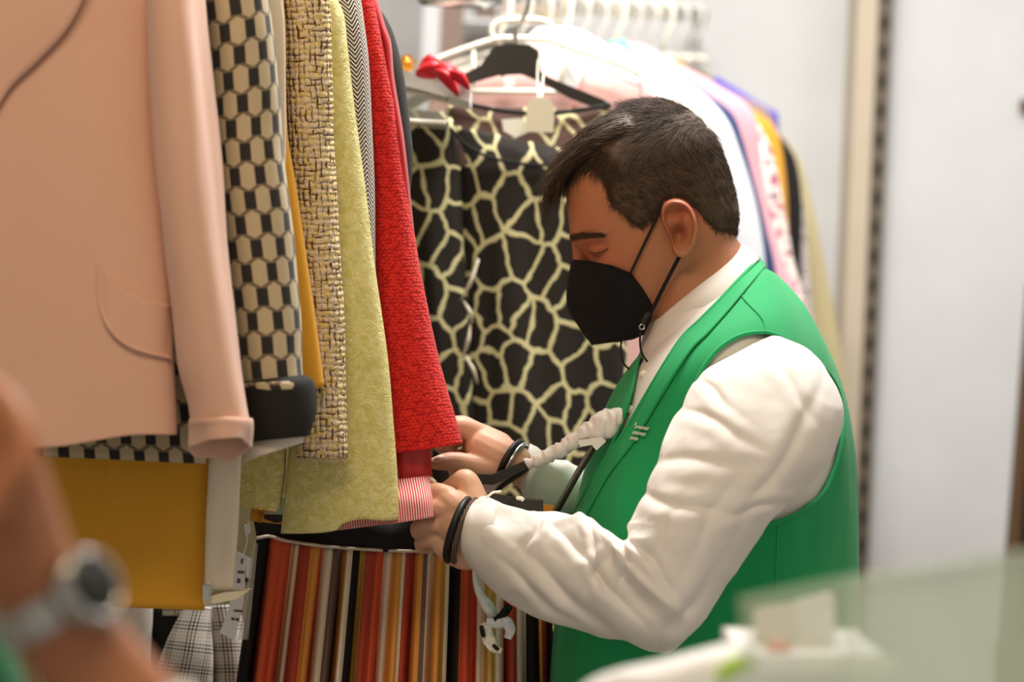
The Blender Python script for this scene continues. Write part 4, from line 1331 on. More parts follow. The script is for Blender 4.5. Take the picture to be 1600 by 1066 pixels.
# near (left) hand: fist round the hanger, thumb joint raised
D0 = DM - .135
near_hand = [
    [(735, 832, D0, 40), (718, 815, D0 + .002, 40), (704, 798, D0 + .006, 34)],
    [(728, 856, D0 + .01, 36), (706, 846, D0 + .012, 34), (690, 832, D0 + .014, 26)],
    [(726, 812, D0, 32), (706, 788, D0 - .004, 24), (690, 774, D0 + .004, 16)],
    [(745, 808, D0 + .01, 28), (736, 770, D0 + .018, 22), (727, 750, D0 + .022, 18), (712, 757, D0 + .030, 15), (694, 768, D0 + .038, 13), (682, 774, D0 + .042, 11)],   # thumb
    [(700, 776, D0 - .002, 17), (682, 768, D0 + .006, 14), (664, 772, D0 + .022, 12.5), (662, 786, D0 + .044, 11.5), (676, 794, D0 + .056, 10)],                # index
    [(694, 796, D0 - .008, 17), (674, 792, D0 + .000, 14), (656, 798, D0 + .018, 12.5), (656, 810, D0 + .042, 11.5), (672, 816, D0 + .054, 10)],
    [(688, 820, D0 - .004, 16), (670, 818, D0 + .004, 13.5), (653, 824, D0 + .022, 12), (654, 834, D0 + .044, 11), (670, 836, D0 + .054, 10)],
    [(688, 842, D0 + .004, 15), (672, 844, D0 + .012, 12), (658, 848, D0 + .028, 11), (660, 856, D0 + .046, 10), (672, 856, D0 + .056, 9)],
]
D1 = DM - .03
far_hand = [
    [(802, 722, D1, 30), (778, 712, D1, 32), (756, 700, D1 + .004, 30)],
    [(778, 700, D1 + .006, 26), (752, 684, D1 + .012, 22), (736, 674, D1 + .018, 18)],
    [(790, 730, D1 - .004, 24), (764, 730, D1 - .008, 22), (738, 726, D1 - .012, 17), (712, 721, D1 - .016, 15), (694, 722, D1 - .018, 14), (682, 724, D1 - .018, 11)],   # thumb
    [(748, 680, D1 + .010, 19), (730, 670, D1 + .004, 17), (712, 667, D1 + .0, 15.5), (696, 676, D1 + .002, 14), (688, 694, D1 + .006, 12)],                      # index
    [(742, 676, D1 + .026, 17), (722, 664, D1 + .026, 15), (704, 668, D1 + .026, 13.5), (694, 690, D1 + .026, 12), (700, 708, D1 + .022, 11)],
    [(744, 690, D1 + .040, 16), (722, 684, D1 + .044, 14), (704, 694, D1 + .044, 12.5), (698, 714, D1 + .042, 11.5), (706, 730, D1 + .036, 10)],
    [(752, 708, D1 + .046, 14), (732, 708, D1 + .052, 12), (716, 716, D1 + .052, 11), (710, 732, D1 + .048, 10), (716, 742, D1 + .042, 9)],
    [(780, 738, D1 + .010, 20), (745, 738, D1 + .014, 16), (712, 736, D1 + .018, 12)],
]
geo += [chain(c, 14) for c in near_hand + far_hand]


def remeshed(name, geo, voxel, smooth_it, mat, parent, tintf=None, origin=None):
    V, Fl = join_geo(geo)
    me = bpy.data.meshes.new('tmp')
    me.from_pydata(V.tolist(), [], Fl)
    o = bpy.data.objects.new('tmp', me)
    COL.objects.link(o)
    md = o.modifiers.new('r', 'REMESH')
    md.mode = 'VOXEL'
    md.voxel_size = voxel
    md.use_smooth_shade = True
    sm = o.modifiers.new('s', 'SMOOTH')
    sm.iterations = smooth_it
    sm.factor = 0.5
    dg = bpy.context.evaluated_depsgraph_get()
    e = o.evaluated_get(dg).to_mesh()
    nv = len(e.vertices)
    W = np.empty(nv * 3)
    e.vertices.foreach_get('co', W)
    W = W.reshape(-1, 3)
    Fc = [tuple(p.vertices) for p in e.polygons]
    o.evaluated_get(dg).to_mesh_clear()
    bpy.data.objects.remove(o)
    ob = mk(name, W, Fc, mat, parent)
    if tintf is not None:
        at = ob.data.attributes.new('tint', 'FLOAT', 'POINT')
        at.data.foreach_set('value', tintf(W).astype(np.float32))
    return ob


def to_px(W):
    c = (W - CAMLOC) @ R3
    d = -c[:, 2]
    return c[:, 0] / d * F + 800, -c[:, 1] / d * F + 533, d


def tint(W):
    x, y, d = to_px(W)
    g = lambda x0, y0, s, a: a * np.exp(-(((x - x0) ** 2 + (y - y0) ** 2) / s ** 2))
    t = g(1066, 335, 34, 0.35) * (d < DM - .055) + g(890, 455, 45, .2) + g(960, 420, 50, .15) + g(930, 390, 16, .15)
    hand = np.clip((900 - x) / 60, 0, 1) * np.clip((y - 600) / 30, 0, 1)
    return np.clip(0.52 + t - 0.44 * hand + hand * (g(686, 722, 16, .18) + g(690, 770, 26, .15)), 0, 1)


remeshed('body', geo, 0.0017, 4, M['skin'], man, tint)

# eyebrow, lashes
def strands(name, roots, dirs, lens, r0, mat, parent, seg=4, curl=None):
    """many hairs as thin 3-sided tapering tubes; curl(p,t)->offset"""
    N = len(roots)
    t = np.linspace(0, 1, seg + 1)
    pts = roots[:, None, :] + dirs[:, None, :] * (lens[:, None] * t)[..., None]
    if curl is not None:
        pts = pts + curl[:, None, :] * ((t ** 2)[None, :] * lens[:, None])[..., None]
    T = np.gradient(pts, axis=1)
    T /= np.linalg.norm(T, axis=2)[..., None] + 1e-12
    ref = rng.normal(size=(N, 1, 3))
    n1 = np.cross(T, ref)
    n1 /= np.linalg.norm(n1, axis=2)[..., None] + 1e-12
    n2 = np.cross(T, n1)
    rad = (r0 * (1 - 0.8 * t))[None, :, None, None]
    ang = 2 * math.pi * np.arange(3) / 3
    ring = pts[:, :, None, :] + rad * (np.cos(ang)[None, None, :, None] * n1[:, :, None, :] + np.sin(ang)[None, None, :, None] * n2[:, :, None, :])
    V = ring.reshape(-1, 3)
    base = (np.arange(N) * (seg + 1) * 3)[:, None, None]
    i = np.arange(seg)[None, :, None]
    k = np.arange(3)[None, None, :]
    k2 = (k + 1) % 3
    Fc = np.stack((base + i * 3 + k, base + i * 3 + k2, base + (i + 1) * 3 + k2, base + (i + 1) * 3 + k), -1).reshape(-1, 4)
    o = mk(name, V, Fc, mat, parent)
    o['kind'] = 'stuff'
    return o


def unit(v):
    return v / (np.linalg.norm(v, axis=-1, keepdims=True) + 1e-12)


# directions of the head frame in the world
eA = unit(HP(1, 0, 0) - HP(0, 0, 0))
eB = unit(HP(0, 1, 0) - HP(0, 0, 0))
eC = unit(HP(0, 0, 1) - HP(0, 0, 0))

# hair cap: head surface pushed outwards inside the hairline
hair_poly = [(860, 268), (886, 272), (905, 270), (925, 258), (938, 272), (946, 296), (953, 322), (974, 336), (985, 350), (1002, 357), (1018, 345), (1031, 322), (1048, 309), (1070, 311), (1088, 328), (1103, 346), (1118, 361), (1160, 366), (1400, 330), (1300, 0), (700, 0), (840, 268)]


def scalp(m=150, n=180, thick=1.0):
    q = spline(prof, m)
    phi = 2 * math.pi * np.arange(n) / n
    ce, hf, hw = (q[:, 1:2] + q[:, 2:3]) / 2, (q[:, 1:2] - q[:, 2:3]) / 2, q[:, 3:4]
    cs, sn = np.cos(phi)[None, :], np.sin(phi)[None, :]
    pw = 2 / 2.25
    A = ce + hf * np.sign(cs) * np.abs(cs) ** pw
    Cc = hw * np.sign(sn) * np.abs(sn) ** pw
    B = q[:, 0:1] + 0 * A
    nx, nb_, nc = (A - ce) / np.maximum(hf, 1) ** 1.0, (B - 5) / 138.0, Cc / np.maximum(hw, 1)
    return A, B, Cc, nx, nb_, nc


A, B, Cc, nA, nB, nC = scalp(280, 320)
nl = np.sqrt(nA ** 2 + nB ** 2 + nC ** 2) + 1e-6
nA, nB, nC = nA / nl, nB / nl, nC / nl
X = HO[0] + HA[0] * A + HB[0] * B
Y = HO[1] + HA[1] * A + HB[1] * B
ins = in_poly(X, Y, hair_poly) & (B > -100)
# distance-like falloff to the hairline
from_edge = np.full(X.shape, 60.0)
hp_ = spline(np.array(hair_poly[:18], float), 160, True)
for hx_, hy_ in hp_:
    from_edge = np.minimum(from_edge, np.hypot(X - hx_, Y - hy_))
th = np.where(ins, 0.5 + np.clip(from_edge / 34, 0, 1) * (6 + 9 * np.clip((B - 60) / 70, 0, 1)), -6.0)
th = th + ins * 1.0 * fbm(X / 16, Y / 9, 5, 2)
Vh = HP(A + nA * th, B + nB * th, Cc + nC * th).reshape(-1, 3)
f = grid_faces(280, 320, True)
keep = (ins.reshape(-1)[f]).all(1)
f = f[keep]
used = np.unique(f)
rm = -np.ones(len(Vh), int)
rm[used] = np.arange(len(used))
quiff = Loft([(1030, 190, 1025, 245, DM - .0, .050), (990, 171, 985, 245, DM, .060), (965, 173, 958, 247, DM, .061), (940, 184, 935, 252, DM, .058), (912, 206, 912, 262, DM, .052), (886, 234, 893, 272, DM, .045), (866, 262, 879, 284, DM - .004, .036), (854, 292, 866, 304, DM - .008, .026), (848, 324, 852, 330, DM - .010, .012)], n=60, m=60,
             disp=lambda PH, t, px, py, u, v: 0.0022 * fbm(u / 7, v / 50, 12, 2) * np.clip(t + .2, 0, 1))
Vq, Fq = quiff.verts(), quiff.faces().tolist()
Fq.append([(59) * 60 + k for k in range(60)])
Vq, Fq = join_geo([(smooth_border(Vh[used], rm[f], 30), rm[f]), (Vq, Fq)])
hair = mk('hair', Vq, Fq, M['hair'], man)

# strands
idx = np.argwhere(ins)
pick = idx[rng.integers(0, len(idx), 22000)]
ra2, rb3, rc = A[pick[:, 0], pick[:, 1]], B[pick[:, 0], pick[:, 1]], Cc[pick[:, 0], pick[:, 1]]
t2 = th[pick[:, 0], pick[:, 1]] * 0.8
na, nb2, nc2 = nA[pick[:, 0], pick[:, 1]], nB[pick[:, 0], pick[:, 1]], nC[pick[:, 0], pick[:, 1]]
roots = HP(ra2 + na * t2 + rng.normal(0, 1, len(pick)), rb3 + nb2 * t2 + rng.normal(0, 1, len(pick)), rc + nc2 * t2)
N3 = na[:, None] * eA + nb2[:, None] * eB + nc2[:, None] * eC
top_ = np.clip((rb3 - 60) / 50, 0, 1)[:, None]
comb = top_ * (1.0 * eA + 0.1 * eB) + (1 - top_) * (-0.7 * eA - 0.75 * eB)
comb = comb + rng.normal(0, .30, comb.shape)
comb = comb - (comb * N3).sum(1, keepdims=True) * N3
dirs = unit(unit(comb) + 0.22 * N3)
fe = from_edge[pick[:, 0], pick[:, 1]]
lens = (0.006 + 0.006 * np.clip(fe / 40, 0, 1)) * (1 - top_[:, 0]) + top_[:, 0] * 0.028
lens = lens * rng.uniform(.7, 1.25, len(lens))
st_ = strands('hair_strand', roots, dirs, lens, 0.00030, M['hair'], hair, 4, -0.25 * N3)
edge_ids = np.argwhere(ins & (from_edge < 9))
pk_ = edge_ids[rng.integers(0, len(edge_ids), 5000)]
ii, jj = pk_[:, 0], pk_[:, 1]
r_e = HP(A[ii, jj] + nA[ii, jj] * .6 + rng.normal(0, 2.2, 5000), B[ii, jj] + nB[ii, jj] * .6 + rng.normal(0, 2.2, 5000), Cc[ii, jj] + nC[ii, jj] * 1.2)
Ne = nA[ii, jj][:, None] * eA + nB[ii, jj][:, None] * eB + nC[ii, jj][:, None] * eC
ce_ = -0.45 * eA - 0.8 * eB + rng.normal(0, .35, (5000, 3))
ce_ = ce_ - (ce_ * Ne).sum(1, keepdims=True) * Ne
strands('hair_strand', r_e, unit(unit(ce_) + .12 * Ne), rng.uniform(.003, .008, 5000), 0.00028, M['hair'], hair, 3, -0.1 * Ne)
# quiff strands following the loft forwards and down
k_ = rng.integers(6, 40, 2600)
j_ = rng.integers(0, 60, 2600)
p0 = P(quiff.px[k_, j_], quiff.py[k_, j_], quiff.d[k_, j_])
kk = np.minimum(k_ + rng.integers(8, 20, 2600), 59)
p1 = P(quiff.px[kk, j_], quiff.py[kk, j_], quiff.d[kk, j_])
v_ = p1 - p0
ln_ = np.linalg.norm(v_, axis=1)
out_ = unit(p0 - P(930, 250, DM))
strands('hair_strand', p0 + out_ * .0005, unit(unit(v_) + out_ * 0.10 + rng.normal(0, .07, v_.shape)), ln_ * rng.uniform(.8, 1.2, len(ln_)), 0.00045, M['hair'], hair, 5, 0.0 * v_)
# loose fringe tips
N = 260
rx = rng.uniform(850, 884, N)
ry = 300 - (rx - 850) * 0.9 + rng.uniform(-6, 10, N)
p0 = P(rx, ry, DM - rng.uniform(-.03, .05, N))
p1 = P(rx - rng.uniform(2, 10, N), ry + rng.uniform(22, 46, N), DM - rng.uniform(-.03, .05, N))
strands('hair_strand', p0, unit(p1 - p0), np.linalg.norm(p1 - p0, axis=1), 0.0005, M['hair'], hair, 4, 0.05 * rng.normal(size=(N, 3)))
# eyebrows and lashes
for sd in (1, -1):
    N = 520
    t = rng.uniform(0, 1, N)
    a_ = 134 - 48 * t ** 1.2
    b2 = 4 - 13 * t + 4 * np.sin(t * 3.1) + rng.normal(0, 3.0, N) * (1 - .5 * t)
    c2 = sd * (16 + 70 * t ** .6)
    rt = HP(a_ + 3, b2, c2 + sd * 3)
    dr = unit(-0.8 * eA[None] - 0.15 * eB + sd * 0.45 * eC + rng.normal(0, .18, (N, 3)))
    strands('eyebrow', rt, dr, rng.uniform(.005, .010, N), 0.00026, M['hair'], man, 3)
    tube('eyelid_line', np.array([HP(a2, b3, c3 * sd) for a2, b3, c3 in spline(np.array([(115, -28, 50), (109, -31, 59), (101, -33, 66), (93, -33, 72), (86, -31, 77)], float), 14)]), .0007, M['hair'], man, n=6, px=False)

# mask ---------------------------------------------------------------
ft = spline([(894, 407), (888, 440), (886, 468), (890, 486), (905, 510), (925, 538)], 40)
bt = spline([(985, 428), (1003, 452), (1019, 481), (1017, 496), (1005, 522)], 40)
s_ = np.linspace(0, 1, 40)[None, :]
e_top = np.interp(np.linspace(0, 1, 40), [0, .3, .7, 1], [0, -4, -5, 0])[None, :]
e_bot = np.interp(np.linspace(0, 1, 40), [0, .4, .8, 1], [0, 2, 4, 0])[None, :]
tv = np.linspace(0, 1, 40)[:, None]
MX = ft[:, 0:1] * (1 - s_) + bt[:, 0:1] * s_
MY = ft[:, 1:2] * (1 - s_) + bt[:, 1:2] * s_ + e_top * (1 - tv) ** 3 + e_bot * tv ** 3
W_ = np.interp(tv, [0, .45, 1], [.064, .057, .046])
MD = W_ * np.sin(s_ * math.pi / 2) ** 0.85 + 0.004 * np.sin(s_ * math.pi) * np.sin(tv * math.pi) + 0.0006 * fbm(MX / 12, MY / 12, 3, 2)
mxx = np.concatenate((MX[:, ::-1], MX[:, 1:]), 1)
myy = np.concatenate((MY[:, ::-1], MY[:, 1:]), 1)
mdd = DM - np.concatenate((MD[:, ::-1], -MD[:, 1:]), 1)
fm = sheet('face_mask', mxx, myy, mdd, M['mask'], man, solid=0.0016)
tube('mask_edge', [(MX[0, k], MY[0, k], DM - MD[0, k] - .0008) for k in range(0, 40, 3)], 0.0012, M['mask'], fm, n=6)
tube('mask_edge', [(MX[k, -1], MY[k, -1], DM - MD[k, -1] - .0008) for k in range(0, 40, 3)], 0.0012, M['mask'], fm, n=6)
tube('mask_edge', [(MX[-1, k], MY[-1, k], DM - MD[-1, k] - .0008) for k in range(0, 40, 3)], 0.0012, M['mask'], fm, n=6)
tube('centre_seam', [(ft[k, 0], ft[k, 1], DM) for k in range(0, 40, 3)], 0.0010, M['mask'], fm, n=6)
tube('ear_loop', [(984, 429, DM - .066), (1005, 385, DM - .0735), (1024, 345, DM - .078), (1033, 325, DM - .080), (1048, 316, DM - .072)], 0.0017, M['elastic'], fm, n=6, m=20)
tube('ear_loop', [(1018, 484, DM - .058), (1040, 440, DM - .0675), (1060, 402, DM - .0735), (1066, 392, DM - .068)], 0.0017, M['elastic'], fm, n=6, m=16)
ld = tube('mask_cord', [(1066, 396, DM - .076), (1040, 446, DM - .074), (1018, 490, DM - .070), (1004, 510, DM - .070), (1000, 530, DM - .072), (1003, 552, DM - .078), (1014, 567, DM - .088), (1028, 570, DM - .098), (1042, 560, DM - .104), (1056, 540, DM - .098), (1066, 528, DM - .092)], 0.0012, M['elastic'], fm, n=6, m=50)
tube('mask_cord', [(990, 520, DM - .05), (974, 528, DM - .03), (970, 545, DM - .03), (974, 566, DM - .035), (984, 577, DM - .045), (995, 573, DM - .055), (1004, 562, DM - .062)], 0.0012, M['elastic'], fm, n=6, m=30)
tube('cord_lock', [(1003, 508, DM - .071), (1008, 496, DM - .071), (1014, 488, DM - .071)], 0.0030, M['black_plastic'], fm, n=8)
tube('cord_ring', [(1003 + 4 * math.cos(a), 511 + 4 * math.sin(a), DM - .073) for a in np.linspace(0, 6.28, 14)], 0.0009, M['steel'], fm, n=6)

# shirt --------------------------------------------------------------
TS = [(1052, 500, 1178, 402, DM, .066), (1022, 530, 1215, 432, DM, .115), (1004, 552, 1258, 480, DM, .160), (986, 574, 1292, 540, DM, .186), (962, 608, 1318, 610, DM, .196), (940, 655, 1334, 690, DM, .196), (922, 705, 1340, 780, DM, .192),
      (905, 770, 1342, 860, DM, .188), (888, 850, 1343, 950, DM, .186), (870, 950, 1342, 1030, DM, .186), (860, 1066, 1340, 1120, DM, .186), (852, 1200, 1332, 1200, DM, .184), (850, 1300, 1325, 1300, DM, .18)]


def shrink(st, k, dz):
    return [(a + k, b, c - k, e, d, r - dz) for a, b, c, e, d, r in st]


def sw(PH, t, px, py, u, v):
    return 0.002 * fbm(u / 60, v / 80, 31, 3)


shirt = thing('shirt', '', None, (0, 0, 0))
bpy.data.objects.remove(shirt)
tors = Loft(shrink(TS, 7, .008), n=140, m=140, p=2.25, disp=sw)
so_ = tors.build('shirt', M['shirt'], man, caps=(False, True))


CREASES = [(985, 838, 972, 905, 9, .007), (985, 838, 1040, 905, 11, .006), (975, 845, 925, 905, 11, .006), (838, 880, 965, 988, 13, .008), (800, 890, 905, 968, 9, .006), (868, 830, 1000, 962, 11, .005),
           (818, 872, 845, 802, 8, .005), (918, 824, 942, 905, 8, .005), (1008, 772, 1122, 802, 14, .006), (1030, 722, 1150, 722, 16, .005), (1262, 640, 1180, 780, 15, .006), (1200, 560, 1262, 640, 11, .004),
           (1080, 640, 1162, 684, 13, .005), (1038, 988, 1104, 900, 13, .005), (1252, 778, 1150, 802, 9, .005), (1060, 800, 1010, 880, 12, .005), (1100, 600, 1150, 640, 11, .004), (1140, 760, 1080, 860, 14, .004)]


def creases(px, py):
    r = 0 * px
    for x0, y0, x1, y1, w_, dp in CREASES:
        dx, dy = x1 - x0, y1 - y0
        ln2 = dx * dx + dy * dy
        t = np.clip(((px - x0) * dx + (py - y0) * dy) / ln2, 0, 1)
        q = ((px - x0) * -dy + (py - y0) * dx) / math.sqrt(ln2) + 5 * np.sin(t * 5 + x0)
        al = np.hypot(px - (x0 + t * dx), py - (y0 + t * dy))
        fade = np.sin(np.clip(t * .9 + .05, 0, 1) * math.pi) ** .5 * np.exp(-(al / (3.2 * w_)) ** 2)
        r = r + dp * fade * (-np.exp(-(q / (w_ * .6)) ** 2) + .8 * np.exp(-((q - 1.5 * w_) / w_) ** 2) + .4 * np.exp(-((q + 1.6 * w_) / w_) ** 2))
    return r


def wr(PH, t, px, py, u, v):
    """sleeve wrinkles: strong round the elbow, diagonal on the forearm, soft on the upper arm"""
    el = np.exp(-((t - .60) / .12) ** 2)
    fo = np.clip((t - .58) / .1, 0, 1)
    up = np.clip((.62 - t) / .2, 0, 1)
    a = ridge((u * 0.8 + v * 0.6) / 70, (u * -.6 + v * .8) / 190, 3) * .0050 * fo
    a = a + ridge((u * 0.9 - v * 0.5) / 44, (u * .5 + v * .9) / 150, 9) * .0042 * fo
    b_ = ridge((v * .9 + u * .25) / 42, u / 160, 5) * .0080 * el
    c = ridge((u * .85 - v * .5) / 95, (u * .5 + v * .85) / 330, 11) * .0060 * up * np.clip(t * 5, 0, 1)
    return a + b_ + c + 0.0012 * fbm(u / 22, v / 30, 8, 2) + creases(px, py) * (np.cos(PH) > -.2) * (.62 + .25 * (t > .55))


SLV = [(1125, 560, 1212, 524, DM - .150, .020), (1096, 585, 1272, 556, DM - .170, .052), (1072, 635, 1308, 632, DM - .190, .066), (1042, 698, 1300, 712, DM - .210, .070), (1016, 758, 1250, 772, DM - .222, .068), (996, 806, 1190, 826, DM - .232, .064), (983, 836, 1132, 900, DM - .238, .060), (974, 850, 1088, 972, DM - .240, .057),
       (955, 846, 1044, 1003, DM - .236, .055), (926, 826, 984, 994, DM - .226, .054), (880, 809, 900, 972, DM - .208, .052), (832, 801, 836, 956, DM - .188, .050), (788, 791, 784, 930, DM - .165, .047), (757, 784, 748, 896, DM - .148, .043), (742, 790, 727, 868, DM - .142, .040)]
slv = Loft(SLV, n=150, m=260, p=2.1, disp=wr)
slo = slv.build('shirt_sleeve', M['shirt'], man, solid=0.0015, off=-1)
seam_on(slv, [(1110, 574), (1130, 556), (1166, 545), (1205, 555), (1238, 582), (1262, 620), (1276, 655)], 'armhole_seam', M['shirt'], slo, 0.0012, 0.0006)
cuff_ = Loft([(775, 789, 768, 918, DM - .158, .047), (756, 783, 746, 894, DM - .149, .0455), (740, 787, 724, 866, DM - .142, .0425), (733, 797, 720, 848, DM - .139, .038)], n=80, m=24, p=2.1, disp=lambda PH, t, px, py, u, v: .001 * fbm(u / 30, v / 20, 3, 2))
cuff_.build('shirt_cuff', M['shirt'], man, solid=0.0022, off=-1)
farc = Loft([(812, 742, 826, 700, DM - .005, .03), (815, 760, 838, 706, DM - .0, .034), (836, 796, 872, 722, DM + .03, .042), (880, 830, 930, 738, DM + .08, .05), (950, 860, 1010, 720, DM + .15, .06), (1040, 880, 1110, 640, DM + .19, .06), (1120, 760, 1190, 590, DM + .17, .06)], n=80, m=80,
            disp=lambda PH, t, px, py, u, v: .004 * ridge(u / 60, v / 40, 4))
farc.build('shirt_sleeve', M['shirt'], man, solid=0.0015, off=-1)
# collar: standing fold round the neck
nn = 60
ct_ = spline([(1160, 383), (1150, 392), (1100, 438), (1050, 481), (1030, 497), (1014, 507)], nn)
cb_ = spline([(1186, 406), (1176, 416), (1128, 468), (1090, 505), (1072, 520), (1062, 528)], nn)
ss = np.linspace(0, 1, nn)
prT = 0.064 * np.sin(np.clip(ss * 0.90, 0, 1) * math.pi) ** .6
prB = 0.088 * np.sin(np.clip(0.02 + ss * 0.86, 0, 1) * math.pi) ** .6
tq = np.linspace(0, 1, 12)[:, None]
CX = ct_[:, 0][None] * (1 - tq) + cb_[:, 0][None] * tq
CY = ct_[:, 1][None] * (1 - tq) + cb_[:, 1][None] * tq - 3 * np.sin(tq * math.pi)
CD = prT[None] * (1 - tq) + prB[None] * tq + .004 * np.sin(tq * math.pi)
cx = np.concatenate((CX[:, ::-1], CX[:, 1:]), 1)
cy = np.concatenate((CY[:, ::-1], CY[:, 1:]), 1)
cd_ = DM - np.concatenate((CD[:, ::-1], -CD[:, 1:]), 1)
sheet('shirt_collar', cx, cy, cd_, M['shirt'], man, solid=0.0022)
Loft([(1008, 512, 1166, 390, DM, .0625), (1004, 530, 1178, 404, DM, .072), (1000, 552, 1190, 424, DM, .088), (1000, 572, 1205, 450, DM, .100)], n=80, m=20, p=2.2).build('collar_stand', M['shirt'], man, solid=0.0015)
# buttons on the shirt front
for (x, y) in [(1006, 585), (985, 640)]:
    q = tors.near(x, y, .001)
    tube('shirt_button', [tuple(q), tuple(q + (CAMLOC - q) / np.linalg.norm(CAMLOC - q) * .002)], 0.0045, M['white_plastic'], man, n=14, px=False)

# vest ---------------------------------------------------------------
near_edge = np.array([(1186, 404), (1150, 442), (1120, 474), (1090, 504), (1066, 527), (1040, 566), (1016, 606), (994, 644), (972, 681), (952, 708), (935, 731), (915, 768), (897, 802), (880, 860), (868, 940), (858, 1066), (852, 1200), (850, 1320)], float)
far_edge = np.array([(1040, 520), (1012, 538), (998, 560), (988, 606), (976, 648), (958, 692), (938, 732), (916, 766), (897, 800), (880, 858), (868, 938), (857, 1066), (851, 1200), (850, 1320)], float)
armhole = [(1195, 519), (1168, 521), (1140, 532), (1112, 556), (1090, 592), (1076, 640), (1068, 700), (1080, 760), (1120, 806), (1180, 822), (1240, 806), (1286, 772), (1310, 718), (1318, 660), (1312, 616), (1297, 586), (1270, 558), (1238, 536), (1215, 524)]


def vfold(PH, t, px, py, u, v):
    return 0.0028 * fbm(u / 60, v / 240, 77, 2) * 1.6 + 0.002 * np.exp(-(((px - 1180) / 60) ** 2 + ((py - 930) / 120) ** 2)) * np.sin(px / 14 + py / 40)


vl = Loft(TS, n=300, m=300, p=2.25, disp=vfold)


def vkeep(L):
    cxp = (L.px[:-1, :-1] + L.px[1:, 1:]) / 2
    cyp = (L.py[:-1, :-1] + L.py[1:, 1:]) / 2
    near = np.cos((L.PH[:-1, :-1] + L.PH[:-1, 1:]) / 2) > 0
    ex = np.interp(cyp, near_edge[:, 1], near_edge[:, 0])
    fx = np.interp(cyp, far_edge[:, 1], far_edge[:, 0])
    opening = (cxp < ex) & (cxp > fx) & (cyp < 806)
    low = cyp < 1400
    hole = in_poly(cxp, cyp, armhole)
    collar = cyp < 1000
    k = ~(near & (opening | hole))
    # far side: mirrored armhole and neck opening
    k &= ~(~near & in_poly(cxp, cyp, armhole))
    k &= ~(~near & (cxp < np.interp(cyp, near_edge[:, 1], near_edge[:, 0])) & (cyp < 545))
    return k


vest = vl.build('vest', M['green'], man, keep=vkeep, solid=0.0022, off=1)
# bindings along the edges
def bind(pts, name, r=0.0022, m=80, lift=.001, mat='green', flat=None):
    p = spline(np.asarray(pts, float), m)
    W = np.array([vl.near(a, b, lift) for a, b in p])
    for _ in range(3):
        W[1:-1] = (W[:-2] + W[1:-1] * 2 + W[2:]) / 4
    return tube(name, W, r, M[mat], vest, n=8, px=False)


bind(near_edge[:13], 'front_binding', .0024)
bind(far_edge[1:9], 'front_binding', .0020)
bind(armhole + armhole[:1], 'armhole_binding', .0024, 120)
# facing band along the near front edge: turned inwards, so it catches less light
ne = spline(near_edge[:13], 70)
tn = np.gradient(ne, axis=0)
tn /= np.linalg.norm(tn, axis=1)[:, None]
nrm2 = np.stack((-tn[:, 1], tn[:, 0]), 1)
if nrm2[30, 0] < 0:
    nrm2 = -nrm2
bw = np.interp(np.arange(70), [0, 20, 69], [16, 24, 18])
s_ = np.linspace(0, 1, 8)
FX = ne[:, 0:1] + nrm2[:, 0:1] * bw[:, None] * s_
FY = ne[:, 1:2] + nrm2[:, 1:2] * bw[:, None] * s_
FD = np.zeros_like(FX)
for i in range(70):
    for j in range(8):
        c = (vl.near(FX[i, j], FY[i, j]) - CAMLOC) @ R3
        FD[i, j] = -c[2]
for _ in range(4):
    FD[1:-1] = (FD[:-2] + 2 * FD[1:-1] + FD[2:]) / 4
FD = FD - .0014 - .0026 * s_[None, :]
sheet('front_facing', FX, FY, FD, M['green'], vest, solid=0.0016)
seam_on(vl, [(1148, 446), (1165, 470), (1192, 500), (1196, 518)], 'shoulder_seam', M['green'], vest, .0014, .0004)
seam_on(vl, [(1215, 822), (1212, 900), (1205, 1000), (1200, 1100)], 'side_seam', M['green'], vest, .0012, 0)
# print on the chest: three short lines of small letters and a little emblem
import itertools
gl = []
def dash(x, y, w, h):
    a = math.radians(10)
    c = [(0, 0), (w, 0), (w, h), (0, h)]
    pp = [(x + u * math.cos(a) - v * math.sin(a) - v * .35, y + u * math.sin(a) + v * math.cos(a)) for u, v in c]
    V = np.array([vl.near(a_, b_, .0066) for a_, b_ in pp] + [vl.near(a_, b_, .0050) for a_, b_ in pp])
    return V, [[0, 1, 2, 3], [7, 6, 5, 4], [0, 4, 5, 1], [1, 5, 6, 2], [2, 6, 7, 3], [3, 7, 4, 0]]
for (x0, y0, ln__, cnt) in [(994, 664.5, 21, 8), (990, 673.5, 20, 8), (986, 682, 12.5, 5)]:
    for k in range(cnt):
        w_ = ln__ / cnt
        x, y = x0 + k * w_, y0 + k * w_ * .18
        gl.append(dash(x, y, w_ * .72, 4.2 if k % 3 else 5.0))
gl.append(dash(993.5, 660, 2.0, 4.5))
mk('chest_print', *join_geo(gl), M['logo'], vest, smooth=False)

# thumb nail of the far hand
an2 = np.linspace(0, 2 * math.pi, 25)[None, :]
rr2 = np.linspace(0.02, 1, 7)[:, None]
sheet('fingernail', 687 + 8.5 * rr2 * np.cos(an2), 717 + 5.5 * rr2 * np.sin(an2) - 1.5 * rr2 * np.cos(an2), D1 - .0295 + .003 * rr2 ** 2 + 0 * an2, M['nail'], man, solid=.0008)
# bracelets ---------------------------------------------------------
def bracelet(name, c, tilt, rx, rz, r, mat, label=None):
    cx, cy, cd2 = c
    a = np.linspace(0, 2 * math.pi, 49)
    X = cx + rx * np.cos(a) * math.cos(tilt)
    Y = cy + rx * np.cos(a) * math.sin(tilt)
    D = cd2 - rz * np.sin(a)
    ca, sa = math.cos(tilt + 1.57), math.sin(tilt + 1.57)
    return tube(name, np.stack((X - 10 * np.sin(a) * abs(ca), Y - 4 * np.sin(a) * abs(sa), D), 1), r, mat, man, n=8)


